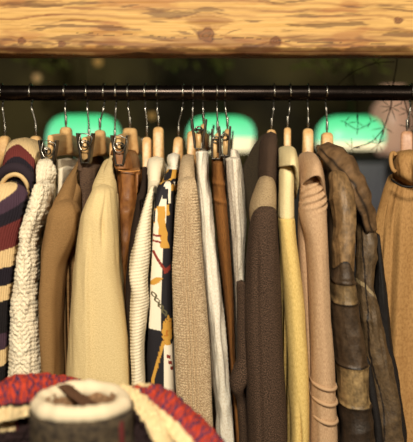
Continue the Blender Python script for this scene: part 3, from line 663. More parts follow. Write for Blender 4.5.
def band_strip(name, edge_a, edge_b, thick, mat, parent, colfn=None, amp=.003, seed=1, n=60, m=14):
    "a folded flap of hide between two edge curves given in space"
    def samp(e, t):
        e = [Vector(p) for p in e]; f = t*(len(e)-1); i = min(int(f), len(e)-2); return e[i].lerp(e[i+1], f-i)
    A = [samp(edge_a, k/n) for k in range(n+1)]; B = [samp(edge_b, k/n) for k in range(n+1)]
    def sm(L): return [sum((L[max(0, min(n, i+j))] for j in range(-4, 5)), Vector())/9 for i in range(n+1)]
    A, B = sm(A), sm(B); V, UV = [], []
    for i in range(n+1):
        w = B[i]-A[i]; t = (A[min(n, i+1)]-A[max(0, i-1)]).normalized(); nn = w.cross(t).normalized()
        if nn.y > 0: nn = -nn
        for j in range(m+1):
            q = j/m; p = A[i]+w*q+nn*(thick*math.sin(PI*q)+amp*float(vn(i*.22, j*.3, seed)))
            V.append(p); UV.append((i*.006, q*w.length))
    Fc = [(i*(m+1)+j, i*(m+1)+j+1, (i+1)*(m+1)+j+1, (i+1)*(m+1)+j) for i in range(n) for j in range(m)]
    col = None
    if colfn: col = np.array([colfn(i/n, j/m) for i in range(n+1) for j in range(m+1)])
    o = mk(name, V, Fc, mat, parent, np.array(UV), col)
    so = o.modifiers.new('hide', 'SOLIDIFY'); so.thickness = .004; so.offset = 0; return o
def lap_col(t, q):
    n = float(fbm(t*14, q*3, 41)); n2 = float(fbm(t*40, q*8, 43)); c = linA((104, 79, 53))*(1+.6*n+.45*n2)
    if abs(q-.82) < .035 or q > .965: c = LD*.5
    return np.clip(c, .004, .8)
band_strip('collar', [at(*p) for p in ((332, 145, 1.27), (344, 150, 1.24), (354, 160, 1.22), (362, 175, 1.20), (368, 191, 1.20), (372, 210, 1.21), (373, 230, 1.22))],
           [at(*p) for p in ((316, 152, 1.27), (324, 163, 1.22), (335, 174, 1.18), (345, 187, 1.155), (353, 200, 1.15), (360, 215, 1.165), (366, 234, 1.18))], .010, m_lj, g, lap_col, seed=47)
band_strip('collar_stand', [at(*p) for p in ((322, 147.5, 1.33), (328, 144.5, 1.31), (334, 146.5, 1.29), (341, 152, 1.27))], [at(*p) for p in ((316, 153, 1.285), (320, 156, 1.27), (326, 160, 1.25), (334, 166, 1.23))], .006, m_lj, g, lap_col, seed=49)
def fr_col(u, v, a, py):
    n = fbm(u*2.5, py*.15, 61)[..., None]; n2 = fbm(u*8, py*.55, 63)[..., None]
    c = linA((88, 70, 48))*(1+.5*n+.5*n2)+0*u[..., None]
    m = (np.abs(py-287-9*u) < 2.2); c[m] = linA((150, 130, 96))
    m = (np.abs(u+.55-.15*np.sin(py*.05)) < .06); c[m] = LD*.5
    return np.clip(c, .004, .8)
tube('front_panel', extend([(205, 352, 366, 1.22, .02), (222, 354, 374, 1.215, .026), (240, 355, 378, 1.21, .028), (262, 355, 377, 1.21, .03), (285, 356, 374, 1.21, .03), (300, 358, 377, 1.21, .03), (330, 360, 385, 1.21, .03), (365, 364, 392, 1.21, .03), (400, 370, 398, 1.21, .03), (430, 373, 401, 1.21, .03)], 600), m_lj, g, colfn=fr_col, nu=120, dv=.0018, cap=.8, disp=addf(folds(.004, 34, 7, 185), wrinkle(.002, 26, 30, 186)))
mdl = fabric('black_quilted_lining', (34, 30, 28), (24, 21, 20), rough=.6)
tube('lining', extend([(232, 371, 379, 1.25, .02), (260, 372, 383, 1.245, .024), (290, 372, 388, 1.24, .026), (340, 378, 392, 1.24, .026), (430, 392, 404, 1.24, .026)], 560), mdl, g, disp=folds(.004, 40, 12, 188))
tube('zip_flap', [(355, 363, 368, 1.178, .008), (362, 362, 372, 1.176, .010), (385, 366, 376, 1.174, .010), (430, 373, 383, 1.172, .010), (560, 378, 386, 1.172, .010)], mdl, g, disp=folds(.002, seed=189))

# ---- 19: camel suede coat at the right
Np = at(411, 160, RAIL_Y); Sp = at(409, 186, 1.285)
coat_hanger(411, (407, 131), Np, Sp, 'reddish wooden hanger at the right end of the rail above the camel suede coat', hw=.0125, mat=M_BEECH2)
m_su = fabric('camel_suede', (172, 130, 78), (144, 104, 58), fleck=260, fr=(.4, .75), rough=.75, weave=700, bump=.35, blotch=(138, 92, 46), bl=(12, .52, .8), stretch=(1, .7), spec=.3)
g = piece('coat', Np, 'camel suede coat hanging face-on at the right edge with a looped collar', 'coat', G_C)
def su_f(um, vm, a, py):
    return .0045*np.sin(um*135+1.1+1.6*vn(vm*3, um*4, 190))*sstep(.03, .16, vm)+.010*vn(um*20+.5*vn(vm*4, um*5, 4), vm*1.3, 191)-.004*np.abs(vn(um*38+vm*2, vm*2.4, 192))-.0015*np.abs(vn(um*90, vm*11, 193))
tube('body', extend([(170, 394, 424, 1.30, .025), (178, 390, 432, 1.285, .03), (190, 385.5, 442, 1.28, .034), (205, 381.5, 450, 1.278, .036), (222, 378, 455, 1.278, .038), (245, 376.5, 460, 1.278, .038), (300, 374.5, 468, 1.278, .038), (430, 370, 480, 1.278, .04)], 640), m_su, g, nu=200, dv=.003, disp=su_f, cap=.5, p=2.2)
tube('collar', [(149.5, 399, 420, 1.275, .03), (152, 395.5, 428, 1.265, .04), (160, 393, 432, 1.258, .043), (170, 393.5, 433, 1.25, .045), (177, 395, 432, 1.25, .043), (182, 400, 428, 1.255, .04), (185, 406, 422, 1.258, .03)], m_su, g, cap=.35, disp=addf(folds(.004, 40, 25, 195), lambda um, vm, a, py: -.010*np.exp(-((um+.028)/.011)**2-((py-170)/7)**2)), nu=110, dv=.002)
wire('collar_loop', arc3([at(x, y, Yq) for x, y, Yq in ((396, 172, 1.245), (393, 170, 1.245), (391, 164, 1.248), (390.6, 158, 1.250), (391.5, 153.5, 1.255), (394, 152.5, 1.260), (396, 156, 1.255))]), .0034, m_su, g, 10)
wire('neck_seam', arc3([at(x, y, Yq) for x, y, Yq in ((391, 179, 1.235), (396, 183, 1.222), (403, 186.5, 1.212), (411, 187, 1.208), (420, 185, 1.208))]), .0018, mdl, g, 6)


# ------------------------------------------------------------------ cloth against cloth
def settle(order, passes=5, m=.0018):
    "neighbouring garments press each other flat along the surface midway between them instead of passing through"
    y0, z0, cy, cz, ny, nz = 1.00, .45, .007, .010, 100, 120
    bpy.context.view_layer.update()
    data = []
    for root in order:
        obs = []; stack = list(root.children)
        while stack:
            o = stack.pop(); stack += list(o.children)
            if o.type != 'MESH': continue
            n = len(o.data.vertices); co = np.empty(n*3, np.float32); o.data.vertices.foreach_get('co', co); co = co.reshape(-1, 3).astype(float)
            M = np.array(o.matrix_world); obs.append([o, co@M[:3, :3].T+M[:3, 3], M])
        data.append(obs)
    def grid(obs, f, init):
        g = np.full((ny, nz), init)
        for o, w, M in obs:
            iy = np.clip(((w[:, 1]-y0)/cy).astype(int), 0, ny-1); iz = np.clip(((w[:, 2]-z0)/cz).astype(int), 0, nz-1)
            f.at(g, (iy, iz), w[:, 0])
        p = np.pad(g, 1, constant_values=init)
        return f.reduce([p[i:i+ny, j:j+nz] for i in range(3) for j in range(3)])
    for _ in range(passes):
        for gap in (1, 2, 3):
            for i in range(len(data)-gap):
                A, B = data[i], data[i+gap]
                R = grid(A, np.maximum, -9.0); L = grid(B, np.minimum, 9.0)
                bad = (R > -8)&(L < 8)&(R > L-2*m)
                if not bad.any(): continue
                mid = np.where(bad, (R+L)/2, np.nan)
                for _s in range(2):
                    p = np.pad(mid, 1, constant_values=np.nan); st_ = np.stack([p[a:a+ny, b:b+nz] for a in range(3) for b in range(3)])
                    c_ = np.sum(~np.isnan(st_), 0); mid = np.where(bad, np.nansum(st_, 0)/np.maximum(c_, 1), np.nan)
                for o, w, M in A:
                    iy = np.clip(((w[:, 1]-y0)/cy).astype(int), 0, ny-1); iz = np.clip(((w[:, 2]-z0)/cz).astype(int), 0, nz-1); q = mid[iy, iz]
                    k = ~np.isnan(q); w[k, 0] = np.minimum(w[k, 0], q[k]-m)
                for o, w, M in B:
                    iy = np.clip(((w[:, 1]-y0)/cy).astype(int), 0, ny-1); iz = np.clip(((w[:, 2]-z0)/cz).astype(int), 0, nz-1); q = mid[iy, iz]
                    k = ~np.isnan(q); w[k, 0] = np.maximum(w[k, 0], q[k]+m)
    for obs in data:
        for o, w, M in obs:
            Mi = np.linalg.inv(M); loc = w@Mi[:3, :3].T+Mi[:3, 3]
            o.data.vertices.foreach_set('co', loc.astype(np.float32).ravel()); o.data.update()
def by(label_start):
    return next(o for o in C.objects if o.parent is None and o.get('label', '').startswith(label_start))
settle([by(t) for t in ('dusky pinkish', 'striped knit', 'chunky cream', 'off-white trousers', 'camel brown wool', 'dark brown tweed', 'large pale cream', 'tan brown leather', 'narrow dark brown', 'ivory sweater', 'black, white and gold', 'beige oatmeal', 'white cotton trousers', 'brown corduroy', 'pale greyish linen', 'dark brown heather', 'pale yellow coat', 'dusty pink', 'worn brown patched', 'camel suede coat')])

# ------------------------------------------------------------------ rack: beam, rail, posts
rack = empty('clothes_rack', (0, RAIL_Y, 0), 'clothes rack with a thick rough-sawn pine beam above a dark steel rail', 'clothes rack')
BY = 1.24; zb = at(206, 53.5, BY).z; zt = zb+.155; BX = .82
def beam_col(x, z):
    "grain of a sawn pine board: long wavering lines that part round knots, bark stain along the lower edge"
    h = z-zb
    w = .013*fbm(x*4.5, h*9+2, 5)+.0045*fbm(x*16, h*40, 6)
    g = h+w
    for (kx, kz, r) in KN:
        dx = (x-kx)/(r*3.2); dz = (h-kz)/(r*1.5); e = np.exp(-(dx**2+dz**2)); g = g+r*.9*np.sign(h-kz)*e
    line = .5+.5*np.sin(2*PI*g/.0095+2.2*vn(x*1.6, h*34, 7)); line = line**1.6
    fine = fbm(x*15, h*560, 8)*.5+.5; broad = sstep(-.35, .25, fbm(x*2.0, h*24, 9)); blot = fbm(x*13+5, h*50, 10)
    st_ = sstep(.18, .5, fbm(x*10+9, g*170, 25))
    A, B, D = linA((208, 164, 94)), linA((140, 92, 46)), linA((78, 46, 24))
    t = np.clip(.02+.85*line*broad+.55*(fine-.42)+.6*st_, 0, 1)[..., None]
    c = A*(1-t)+B*t
    s = sstep(.10, .42, blot)[..., None]*.6; c = c*(1-s)+linA((158, 100, 50))*s
    s = (sstep(.16, .40, fbm(x*13+2, g*130, 26)))[..., None]*.65; c = c*(1-s)+D*s
    s = (np.exp(-((h-.017)/.011)**2)*sstep(-.25, .25, fbm(x*11+1, h*90, 27)))[..., None]*.7; c = c*(1-s)+linA((120, 76, 42))*s
    edge = .011+.010*fbm(x*16, x*0, 13)+.005*fbm(x*80, h*200, 14)
    s = (1-sstep(edge-.004, edge+.002, h))[..., None]*np.clip(.75+.3*fbm(x*20, h*120, 15), 0, 1)[..., None]; c = c*(1-s)+D*s
    s = (sstep(.15, .42, fbm(x*16+3, h*70, 16))*np.exp(-((h-.016)/.012)**2))[..., None]*.8; c = c*(1-s)+D*1.1*s
    for (kx, kz, r) in KN:
        q = np.sqrt(((x-kx)/1.25)**2+(h-kz)**2)/r+.25*vn(x*150, h*150, 17)
        s = (1-sstep(.75, 1.15, q))[..., None]*.85; c = c*(1-s)+(linA((104, 58, 26))*(1+.3*np.sin(q*14)[..., None]))*s
    cr = (np.abs(((h+w*1.3)/.034+.3*vn(x*4, x*0, 18)) % 1-.5) < .012)&(vn(x*5, np.floor((h+w)/.034), 19) > .15)
    c[cr] = c[cr]*.45
    return np.clip(c, .003, .95)
KN = []
for px, py, r in ((206, 35, .0125), (275, 41, .0085), (398, 20, .006), (62, 44, .005), (22, 41, .006)):
    p = at(px, py, BY); KN.append((p.x, p.z-zb, r))
nx, nz = 760, 80
xs = np.linspace(-BX, BX, nx+1)
# keep the mesh finest where the rack is in view
xs = np.sign(xs)*BX*(np.abs(xs)/BX)**1.35
zs = np.linspace(0, zt-zb, nz+1)
XX, ZZ = np.meshgrid(xs, zs); colr = beam_col(XX, ZZ+zb)
edge_r = .006*np.exp(-(ZZ/.006)**2)+.004*np.exp(-((zt-zb-ZZ)/.005)**2)
YYv = BY+edge_r+.0011*fbm(XX*9, ZZ*300, 21)-.0006*(colr.mean(-1)-.35)+.0025*np.exp(-(ZZ/.012)**2)*fbm(XX*25, ZZ*60, 22)
V = np.stack([XX, YYv, ZZ+zb+np.where(ZZ == 0, .0025*fbm(XX*18, XX*0, 23), 0)], -1).reshape(-1, 3)
idx = np.arange((nx+1)*(nz+1)).reshape(nz+1, nx+1)
faces = np.stack([idx[:-1, :-1], idx[:-1, 1:], idx[1:, 1:], idx[1:, :-1]], -1).reshape(-1, 4).tolist()
b0 = len(V); back = np.array([[x, BY+.062, z] for z in (zb, zt) for x in xs]); V = np.vstack([V, back])
for i in range(nx):
    faces.append([b0+i, b0+i+1, idx[0, i+1], idx[0, i]]); faces.append([idx[-1, i], idx[-1, i+1], b0+nx+1+i+1, b0+nx+1+i]); faces.append([b0+nx+1+i, b0+nx+1+i+1, b0+i+1, b0+i])
faces.append([*idx[:, 0].tolist()]+[b0+nx+1, b0]); faces.append([*idx[::-1, -1].tolist()]+[b0+nx, b0+2*nx+1])
cc = np.vstack([colr.reshape(-1, 3), np.tile(linA((120, 74, 34)), (2*(nx+1), 1))])
m_beam = fabric('sawn_pine', None, rough=.62, weave=60, bump=.25, spec=.35, stretch=(.3, 4))
mk('beam', V, faces, m_beam, rack, np.stack([V[:, 0], V[:, 2]], -1), cc)
ra = Vector((-.80, RAIL_Y, RAIL_Z)); rb = Vector((.80, RAIL_Y, RAIL_Z))
V, Fc = wire_data([ra.lerp(rb, k/8) for k in range(9)], .0136, 40); mk('rail', V, Fc, M_RAIL, rack)
M_POST = woodmat('post_pine', (206, 158, 92), (160, 106, 52), .6, (40, 40, 5))
for x in (-.80, .80):
    bm = bmesh.new(); obox(bm, (x, BY+.075, zt/2), (.035, 0, 0), (0, .06, 0), (0, 0, zt/2-.003), .004); bmk('post', bm, M_POST, rack, False)

# ------------------------------------------------------------------ room
def wallbox(name, lo, hi, mat):
    bm = bmesh.new(); lo, hi = Vector(lo), Vector(hi); c = (lo+hi)/2; h = (hi-lo)/2
    obox(bm, c, (h.x, 0, 0), (0, h.y, 0), (0, 0, h.z)); o = bmk(name, bm, mat, None, False); o['kind'] = 'structure'; return o
def wallmat(name, a, b, sc=1.5, rough=.9):
    m, nt, bs = newmat(name); tc = N(nt, 'ShaderNodeTexCoord'); n = N(nt, 'ShaderNodeTexNoise'); nt.links.new(tc.outputs['Object'], n.inputs[0]); n.inputs['Scale'].default_value = sc; n.inputs['Detail'].default_value = 6
    nt.links.new(cmix(nt, ramp(nt, n.outputs[0], .4, .62), lin(a), lin(b)), bs.inputs['Base Color']); bs.inputs['Roughness'].default_value = rough; return m
BWY = 4.2
wallbox('wall_back', (-3, BWY, 0), (3, BWY+.1, 3), wallmat('olive_plaster', (100, 90, 52), (52, 46, 28)))
wallbox('wall_left', (-3.1, -1.5, 0), (-3, BWY+.1, 3), wallmat('umber_plaster', (96, 84, 60), (70, 60, 44)))
wallbox('wall_right', (3, -1.5, 0), (3.1, BWY+.1, 3), wallmat('umber_plaster_right', (96, 84, 60), (70, 60, 44)))
wallbox('floor', (-3.1, -1.5, -.1), (3.1, BWY+.1, 0), woodmat('floor_boards', (110, 76, 48), (80, 54, 34), .5, (2, 14, 2)))
wallbox('ceiling', (-3.1, -1.5, 3), (3.1, BWY+.1, 3.1), wallmat('ceiling_paint', (70, 62, 48), (52, 46, 36)))

# green glass lamps
LY = 3.2
def pill(name, c, hx, hz, hy, mat, parent, top=True, frac=1.0):
    "half-open glass shade: a long rounded trough"
    V, Fc = [], []; nu, nvv = 48, 14
    for j in range(nvv+1):
        q = j/nvv*PI/2
        for k in range(nu):
            t = 2*PI*k/nu; ex = math.copysign(abs(math.cos(t))**.72, math.cos(t)); ey = math.copysign(abs(math.sin(t))**.72, math.sin(t))
            rr = math.sin(q)**.62 if q > 0 else .0; rr = max(rr, .35*(j > 0)+.02)
            V.append((c.x+ex*(hx-1.55*hy+1.55*hy*rr**.9 if j > 0 else hx*.3), c.y+ey*hy*rr, c.z+hz*math.cos(q)**.8))
    for j in range(nvv):
        for k in range(nu):
            l = (k+1) % nu; Fc.append((j*nu+k, j*nu+l, (j+1)*nu+l, (j+1)*nu+k))
    Fc.append(tuple(range(nu))[::-1])
    return mk(name, V, Fc, mat, parent)
m_gg = glow('lit_green_glass', (72, 224, 142), .62)
nt = m_gg.node_tree; tc = N(nt, 'ShaderNodeTexCoord'); sp = N(nt, 'ShaderNodeSeparateXYZ'); nt.links.new(tc.outputs['Generated'], sp.inputs[0])
nt.links.new(cmix(nt, ramp(nt, sp.outputs[2], 1.0, .1), lin((72, 216, 136)), lin((150, 240, 190))), nt.nodes['Principled BSDF'].inputs['Emission Color'])   # glass is palest low down, nearest its bulb
nt.nodes['Principled BSDF'].inputs['Emission Strength'].default_value = .85
m_cg = glow('lit_opal_glass', (250, 236, 190), .95)
m_brass = plain('dark_brass', (60, 48, 26), .4, 1.0)
for i, (xl, xr, yt, yb, ycut, lab) in enumerate(((47, 121, 115, 150, 144, 'leftmost glowing green glass pendant lamp, blurred behind the clip hangers at left'),
                                            (187, 255, 116, 152, 138, 'middle glowing green glass pendant lamp, blurred behind the white trousers clips'),
                                            (316, 385, 116, 149.5, 142, 'rightmost glowing green glass pendant lamp, blurred beyond the leather jacket hanger'))):
    a = at(xl, ycut, LY); b = at(xr, ycut, LY); t = at((xl+xr)/2, yt, LY); q = at((xl+xr)/2, yb, LY)
    c = Vector(((a.x+b.x)/2, LY, a.z)); hx = (b.x-a.x)/2
    e = empty('pendant_lamp', c, lab, 'lamp', 'green pendant lamps in the background')
    pill('shade', c, hx, t.z-c.z, .085, m_gg, e)
    V, Fc = [], []; nu = 48; D = c.z-q.z
    for z, sc in ((0, .97), (-.25, .96), (-.8, .93), (-1, .86)):
        for k in range(nu):
            th = 2*PI*k/nu; ex = math.copysign(abs(math.cos(th))**.6, math.cos(th)); ey = math.copysign(abs(math.sin(th))**.6, math.sin(th)); V.append((c.x+ex*hx*sc, c.y+ey*.085*sc, c.z+D*z))
    for j in range(3):
        for k in range(nu):
            l = (k+1) % nu; Fc.append((j*nu+k, j*nu+l, (j+1)*nu+l, (j+1)*nu+k))
    Fc.append(tuple(3*nu+k for k in range(nu)))
    mk('diffuser', V, Fc, m_cg, e)
    wire('cord', [Vector((c.x, LY, t.z-.004)), Vector((c.x, LY, (t.z+3)/2)), Vector((c.x, LY, 2.999))], .004, m_brass, e)

# pale column, dark counter with a grey curtain below it, small bulbs
def slabthing(name, x0, x1, y0, y1, Y, dep, mat, label, cat):
    a = at(x0, y0, Y); b = at(x1, y1, Y); bm = bmesh.new()
    obox(bm, ((a.x+b.x)/2, Y+dep/2, (a.z+b.z)/2), ((b.x-a.x)/2, 0, 0), (0, dep/2, 0), (0, 0, (a.z-b.z)/2), .01)
    o = bmk(name, bm, mat, None, False); return tag(o, label, cat)
e = None
bz = at(200, 155, 3.55).z
bm = bmesh.new(); obox(bm, (.95, 3.62, bz-.03), (.75, 0, 0), (0, .22, 0), (0, 0, .03), .006)
cnt = empty('counter', (.95, 3.62, 0), 'dark counter in the background below the rightmost green lamp', 'counter')
m_blk = plain('black_lacquer', (24, 22, 22), .6); bmk('counter_top', bm, m_blk, cnt, False)
bm = bmesh.new(); obox(bm, (.95, 3.66, (bz-.06)/2), (.72, 0, 0), (0, .16, 0), (0, 0, (bz-.06)/2-.0005), .003); bmk('counter_body', bm, m_blk, cnt, False)
def curtain(x0, x1, y0, Y, label, col):
    a = at(x0, y0, Y); b = at(x1, y0, Y); V, Fc = [], []; n = 90
    for j, z in enumerate((a.z, a.z*.66, a.z*.33, .01)):
        for k in range(n+1):
            t = k/n; V.append((a.x+(b.x-a.x)*t, Y+.02*math.sin(t*2*PI*4.3+.4*j), z))
    for j in range(3):
        for k in range(n): Fc.append((j*(n+1)+k, j*(n+1)+k+1, (j+1)*(n+1)+k+1, (j+1)*(n+1)+k))
    o = mk('curtain', V, Fc, fabric('curtain_cloth', col, None, weave=300), None, np.array([(v[0], v[2]) for v in V]))
    so = o.modifiers.new('cloth', 'SOLIDIFY'); so.thickness = .003
    return tag(o, label, 'curtain')
curtain(352, 386, 163, 3.33, 'grey blue curtain hanging in folds in front of the dark counter, seen between two coats', (128, 130, 142))
jar_c = at(391, 152, 3.62); jt = at(391, 86, 3.62)
prof = [(.0, 0), (.065, 0), (.085, .04), (.10, .14), (.095, .21), (.06, .26), (.05, .29), (.062, .31), (.05, .312)]
def lathe(name, c, prof, mat, parent=None, n=40):
    V, Fc = [], []
    for (r, z) in prof:
        for k in range(n): q = 2*PI*k/n; V.append((c.x+r*math.cos(q), c.y+r*math.sin(q), c.z+z))
    for j in range(len(prof)-1):
        for k in range(n): l = (k+1) % n; Fc.append((j*n+k, j*n+l, (j+1)*n+l, (j+1)*n+k))
    Fc.append(tuple(range(n))[::-1]); Fc.append(tuple((len(prof)-1)*n+k for k in range(n)))
    return mk(name, V, Fc, mat, parent)
jc = Vector((jar_c.x, 3.62, bz+.001)); s = (jt.z-bz)/.312
m_jar = glow('pink_jar_glow', (216, 170, 142), .30)  # jar is no lamp; emission added to brighten it
tag(lathe('glow_jar', jc, [(r*s*.95, z*s) for r, z in prof], m_jar), 'pale pinkish jar with added glow blurred in the background at the right, behind the twigs', 'lamp')
m_bulb = glow('dim_bulb', (255, 206, 140), .15)
m_bulb2 = glow('faint_bulb', (220, 170, 96), .12)
for (px, py, r, mm, lab) in ((37, 78, .020, m_bulb, 'small warm glowing bulb above the rail at the far left'), (152, 116, .018, m_bulb2, 'faint small bulb behind the hooks between the left and middle green lamps'), (98, 62, .022, m_bulb2, 'faint small bulb under the beam above the second clip hanger')):
    c = at(px, py, 3.6); e = empty('pendant_bulb', c, lab, 'bulb', 'small bulbs in the background')
    V, Fc = [], []
    lathe('bulb', Vector((c.x, c.y, c.z-r)), [(r*math.sin(PI*k/12)+1e-4, r-r*math.cos(PI*k/12)) for k in range(13)], mm, e, 20)
    wire('cord', [c+Vector((0, 0, r*.95)), Vector((c.x, c.y, (c.z+3)/2)), Vector((c.x, c.y, 2.999))], .003, m_brass, e)

# ------------------------------------------------------------------ twigs and foliage behind the rail
m_twig = fabric('twig', (58, 48, 32), (40, 34, 22), fleck=200); m_leaf = fabric('thin_leaf', (72, 64, 36), (44, 46, 26), fleck=80, rough=.6)
def leaf_mesh(name, leaves, mat, parent):
    V, Fc, UV = [], [], []
    for (p, d, L, w, nrm) in leaves:
        p = Vector(p); d = Vector(d).normalized(); s = d.cross(Vector(nrm)).normalized(); nn = s.cross(d)
        b = len(V)
        for k in range(7):
            t = k/6; ww = w*math.sin(PI*min(1, t*.93+.05))**.8; c = p+d*L*t+nn*L*.12*math.sin(PI*t)
            V += [c-s*ww, c+nn*ww*.35+nn*.0002, c+s*ww, c-nn*.0004]; UV += [(t*.02, 0), (t*.02, .002), (t*.02, .004), (t*.02, .002)]
        for k in range(6):
            for j in range(4):
                l = (j+1) % 4; Fc.append((b+k*4+j, b+k*4+l, b+(k+1)*4+l, b+(k+1)*4+j))
        Fc.append((b, b+3, b+2, b+1)); Fc.append((b+24, b+25, b+26, b+27))
    return mk(name, V, Fc, mat, parent, np.array(UV))
TY = 1.47
top = at(395, 40, TY); top.z = zt+.02
vine = empty('hanging_twig', top, 'thin leafy twig with star-shaped leaf clusters hanging behind the rail at the right', 'plant')
stem = [top, at(398, 60, TY), at(392, 88, TY), at(391, 108, TY-.01), at(384, 128, TY-.02), at(378, 146, TY-.02)]
br = [([at(392, 84, TY), at(402, 94, TY), at(408, 112, TY), at(409, 130, TY-.02)], .0012), ([at(384, 128, TY-.02), at(372, 143, TY), at(352, 148, TY)], .0010), ([at(397, 62, TY), at(376, 62, TY), at(352, 72, TY), at(338, 84, TY), at(330, 98, TY)], .0009), ([at(352, 72, TY), at(357, 95, TY), at(358, 122, TY), at(357, 136, TY)], .0008), ([at(357, 130, TY), at(366, 126, TY), at(371, 122, TY)], .0008), ([at(357, 130, TY), at(350, 126, TY), at(345, 122, TY)], .0008)]
wires('stem', [(arc3(stem), .0011)]+[(arc3(b), r) for b, r in br], m_twig, vine)
lv = []
rnd = random.Random(5)
for (px, py, n, L, a0) in ((391, 108, 7, .026, 20), (384, 128, 5, .024, 200), (378, 144, 7, .024, 60), (408, 112, 6, .024, 200), (402, 95, 5, .022, 30), (352, 148, 5, .022, 150), (409, 128, 5, .022, 240), (392, 88, 5, .02, 0), (357, 122, 3, .016, 200), (371, 122, 3, .014, 10), (345, 122, 3, .014, 170), (352, 72, 3, .014, 100), (376, 62, 4, .014, 40)):
    c = at(px, py, TY-.005)
    for k in range(n):
        q = math.radians(a0+k*360/n+rnd.uniform(-18, 18)); d = Vector((math.cos(q), rnd.uniform(-.5, .5), math.sin(q)))
        lv.append((c, d, L*rnd.uniform(.75, 1.15), .0008, (rnd.uniform(-.3, .3), -1, .2)))
leaf_mesh('leaves', lv, m_leaf, vine)
m_fol = fabric('dull_leaf', (92, 98, 42), (60, 70, 32), fleck=30, rough=.6)
def hang_plant(px0, px1, py0, py1, Y, n, label, seed, L=.05):
    r = random.Random(seed); a = at(px0, py0, Y); b = at(px1, py1, Y); root = Vector(((a.x+b.x)/2, Y, 2.4))
    e = empty('hanging_plant', root, label, 'plant', 'plants in the background'); ls, st_ = [], []
    for k in range(9):
        x = a.x+(b.x-a.x)*(k+.5)/9; y = Y+r.uniform(-.1, .1); zz = b.z+(a.z-b.z)*r.uniform(0, .6)
        pts = [root+Vector((0, 0, .02)), Vector(((root.x+x)/2, y, 2.3)), Vector((x, y, a.z+.1)), Vector((x+r.uniform(-.04, .04), y, zz))]
        st_.append((arc3(pts), .003))
        for j in range(n//9):
            t = r.random(); p = Vector((x+r.uniform(-.02, .02), y, zz+(a.z+.25-zz)*t)); q = r.uniform(0, 2*PI)
            ls.append((p, Vector((math.cos(q), math.sin(q)*.6, r.uniform(-.9, .2))), L*r.uniform(.6, 1.3), L*.2, (r.uniform(-.5, .5), -1, .6)))
    wires('stem', st_, m_twig, e); leaf_mesh('leaves', ls, m_fol, e)
    lathe('pot', root, [(.07, 0), (.1, .02), (.12, .16), (.125, .17), (.1, .17)], plain('pot_clay', (90, 62, 44), .8), e, 24)
    wire('cord', [root+Vector((0, 0, .16)), Vector((root.x, root.y, 2.7)), Vector((root.x, root.y, 2.999))], .003, m_brass, e)
hang_plant(296, 386, 52, 80, 2.75, 180, 'blurred green trailing plant in the gap between beam and rail, right of centre', 3)
hang_plant(28, 66, 52, 78, 2.9, 90, 'blurred green trailing plant in the gap between beam and rail at left', 4)
hang_plant(150, 225, 52, 74, 3.0, 110, 'blurred green trailing plant in the gap between beam and rail, above the middle hooks', 9)

# ------------------------------------------------------------------ foreground: dark jacket with a fleece collar on a dress form, patterned shawl
FY = .90
cc = at(81.5, 402, FY)
m_fl = fabric('white_fleece', (236, 220, 188), (206, 184, 148), fleck=620, weave=500, bump=.6, dist=.003)
m_jk = fabric('dark_jacket_cloth', (80, 68, 52), (40, 34, 30), fleck=120, weave=700, bump=.4, blotch=(120, 90, 52), bl=(26, .6, .7))
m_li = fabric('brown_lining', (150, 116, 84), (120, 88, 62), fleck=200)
m_dr = fabric('dark_red_trim', (92, 36, 34), (70, 28, 28), fleck=620)
g = empty('jacket', (cc.x, cc.y, cc.z), 'blurred dark jacket in the foreground with a white fleece collar standing open', 'jacket')
R = .0515
pts = []
for k in range(64):
    q = 2*PI*k/64; pts.append(cc+Vector((R*1.0*math.cos(q), R*.98*math.sin(q), -.0015*math.cos(2*q))))
Vv, Fc = wire_data(pts, [.0106+.0018*float(vn(k*.9, 0, 3))+.0010*float(vn(k*2.1, 4, 5)) for k in range(64)], 16, True); mk('fleece_collar', Vv, Fc, m_fl, g)
def ring_wall(name, rows, mat, parent, n=72, amp=.0015, seed=1):
    V, Fc, UV = [], [], []
    for j, (z, rx, ry) in enumerate(rows):
        for k in range(n):
            q = 2*PI*k/n; d = amp*float(vn(k*.22, j*.6, seed)); V.append((cc.x+(rx+d)*math.cos(q), cc.y+(ry+d)*math.sin(q), cc.z+z)); UV.append((q*rx, z))
    for j in range(len(rows)-1):
        for k in range(n): l = (k+1) % n; Fc.append((j*n+k, j*n+l, (j+1)*n+l, (j+1)*n+k))
    o = mk(name, V, Fc, mat, parent, np.array(UV)); so = o.modifiers.new('cloth', 'SOLIDIFY'); so.thickness = .003; so.offset = -1; return o
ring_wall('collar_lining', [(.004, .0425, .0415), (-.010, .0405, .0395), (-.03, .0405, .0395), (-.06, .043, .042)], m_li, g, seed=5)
ring_wall('body', [(-.004, .0605, .0595), (-.02, .0595, .0585), (-.045, .060, .059), (-.065, .066, .064), (-.085, .095, .078), (-.11, .15, .095), (-.16, .19, .11), (-.30, .185, .125), (-.55, .18, .13)], m_jk, g, seed=6, amp=.003)
wire('zip_edge', [cc+Vector((.052, -.0335, -.012)), cc+Vector((.053, -.0345, -.035)), cc+Vector((.056, -.038, -.06))], .0035, m_dr, g, 8)
p0 = cc+Vector((-.022, .034, .004))
band_strip('hanging_loop', [cc+Vector(p) for p in ((-.036, .030, .010), (-.022, .022, .002), (-.006, .010, -.005), (.008, -.002, -.010))],
           [cc+Vector(p) for p in ((-.022, .038, .010), (-.010, .032, .002), (.006, .022, -.005), (.020, .010, -.010))], .002, fabric('dark_brown_loop', (96, 66, 46), (76, 52, 36), fleck=200), g, None, .001)
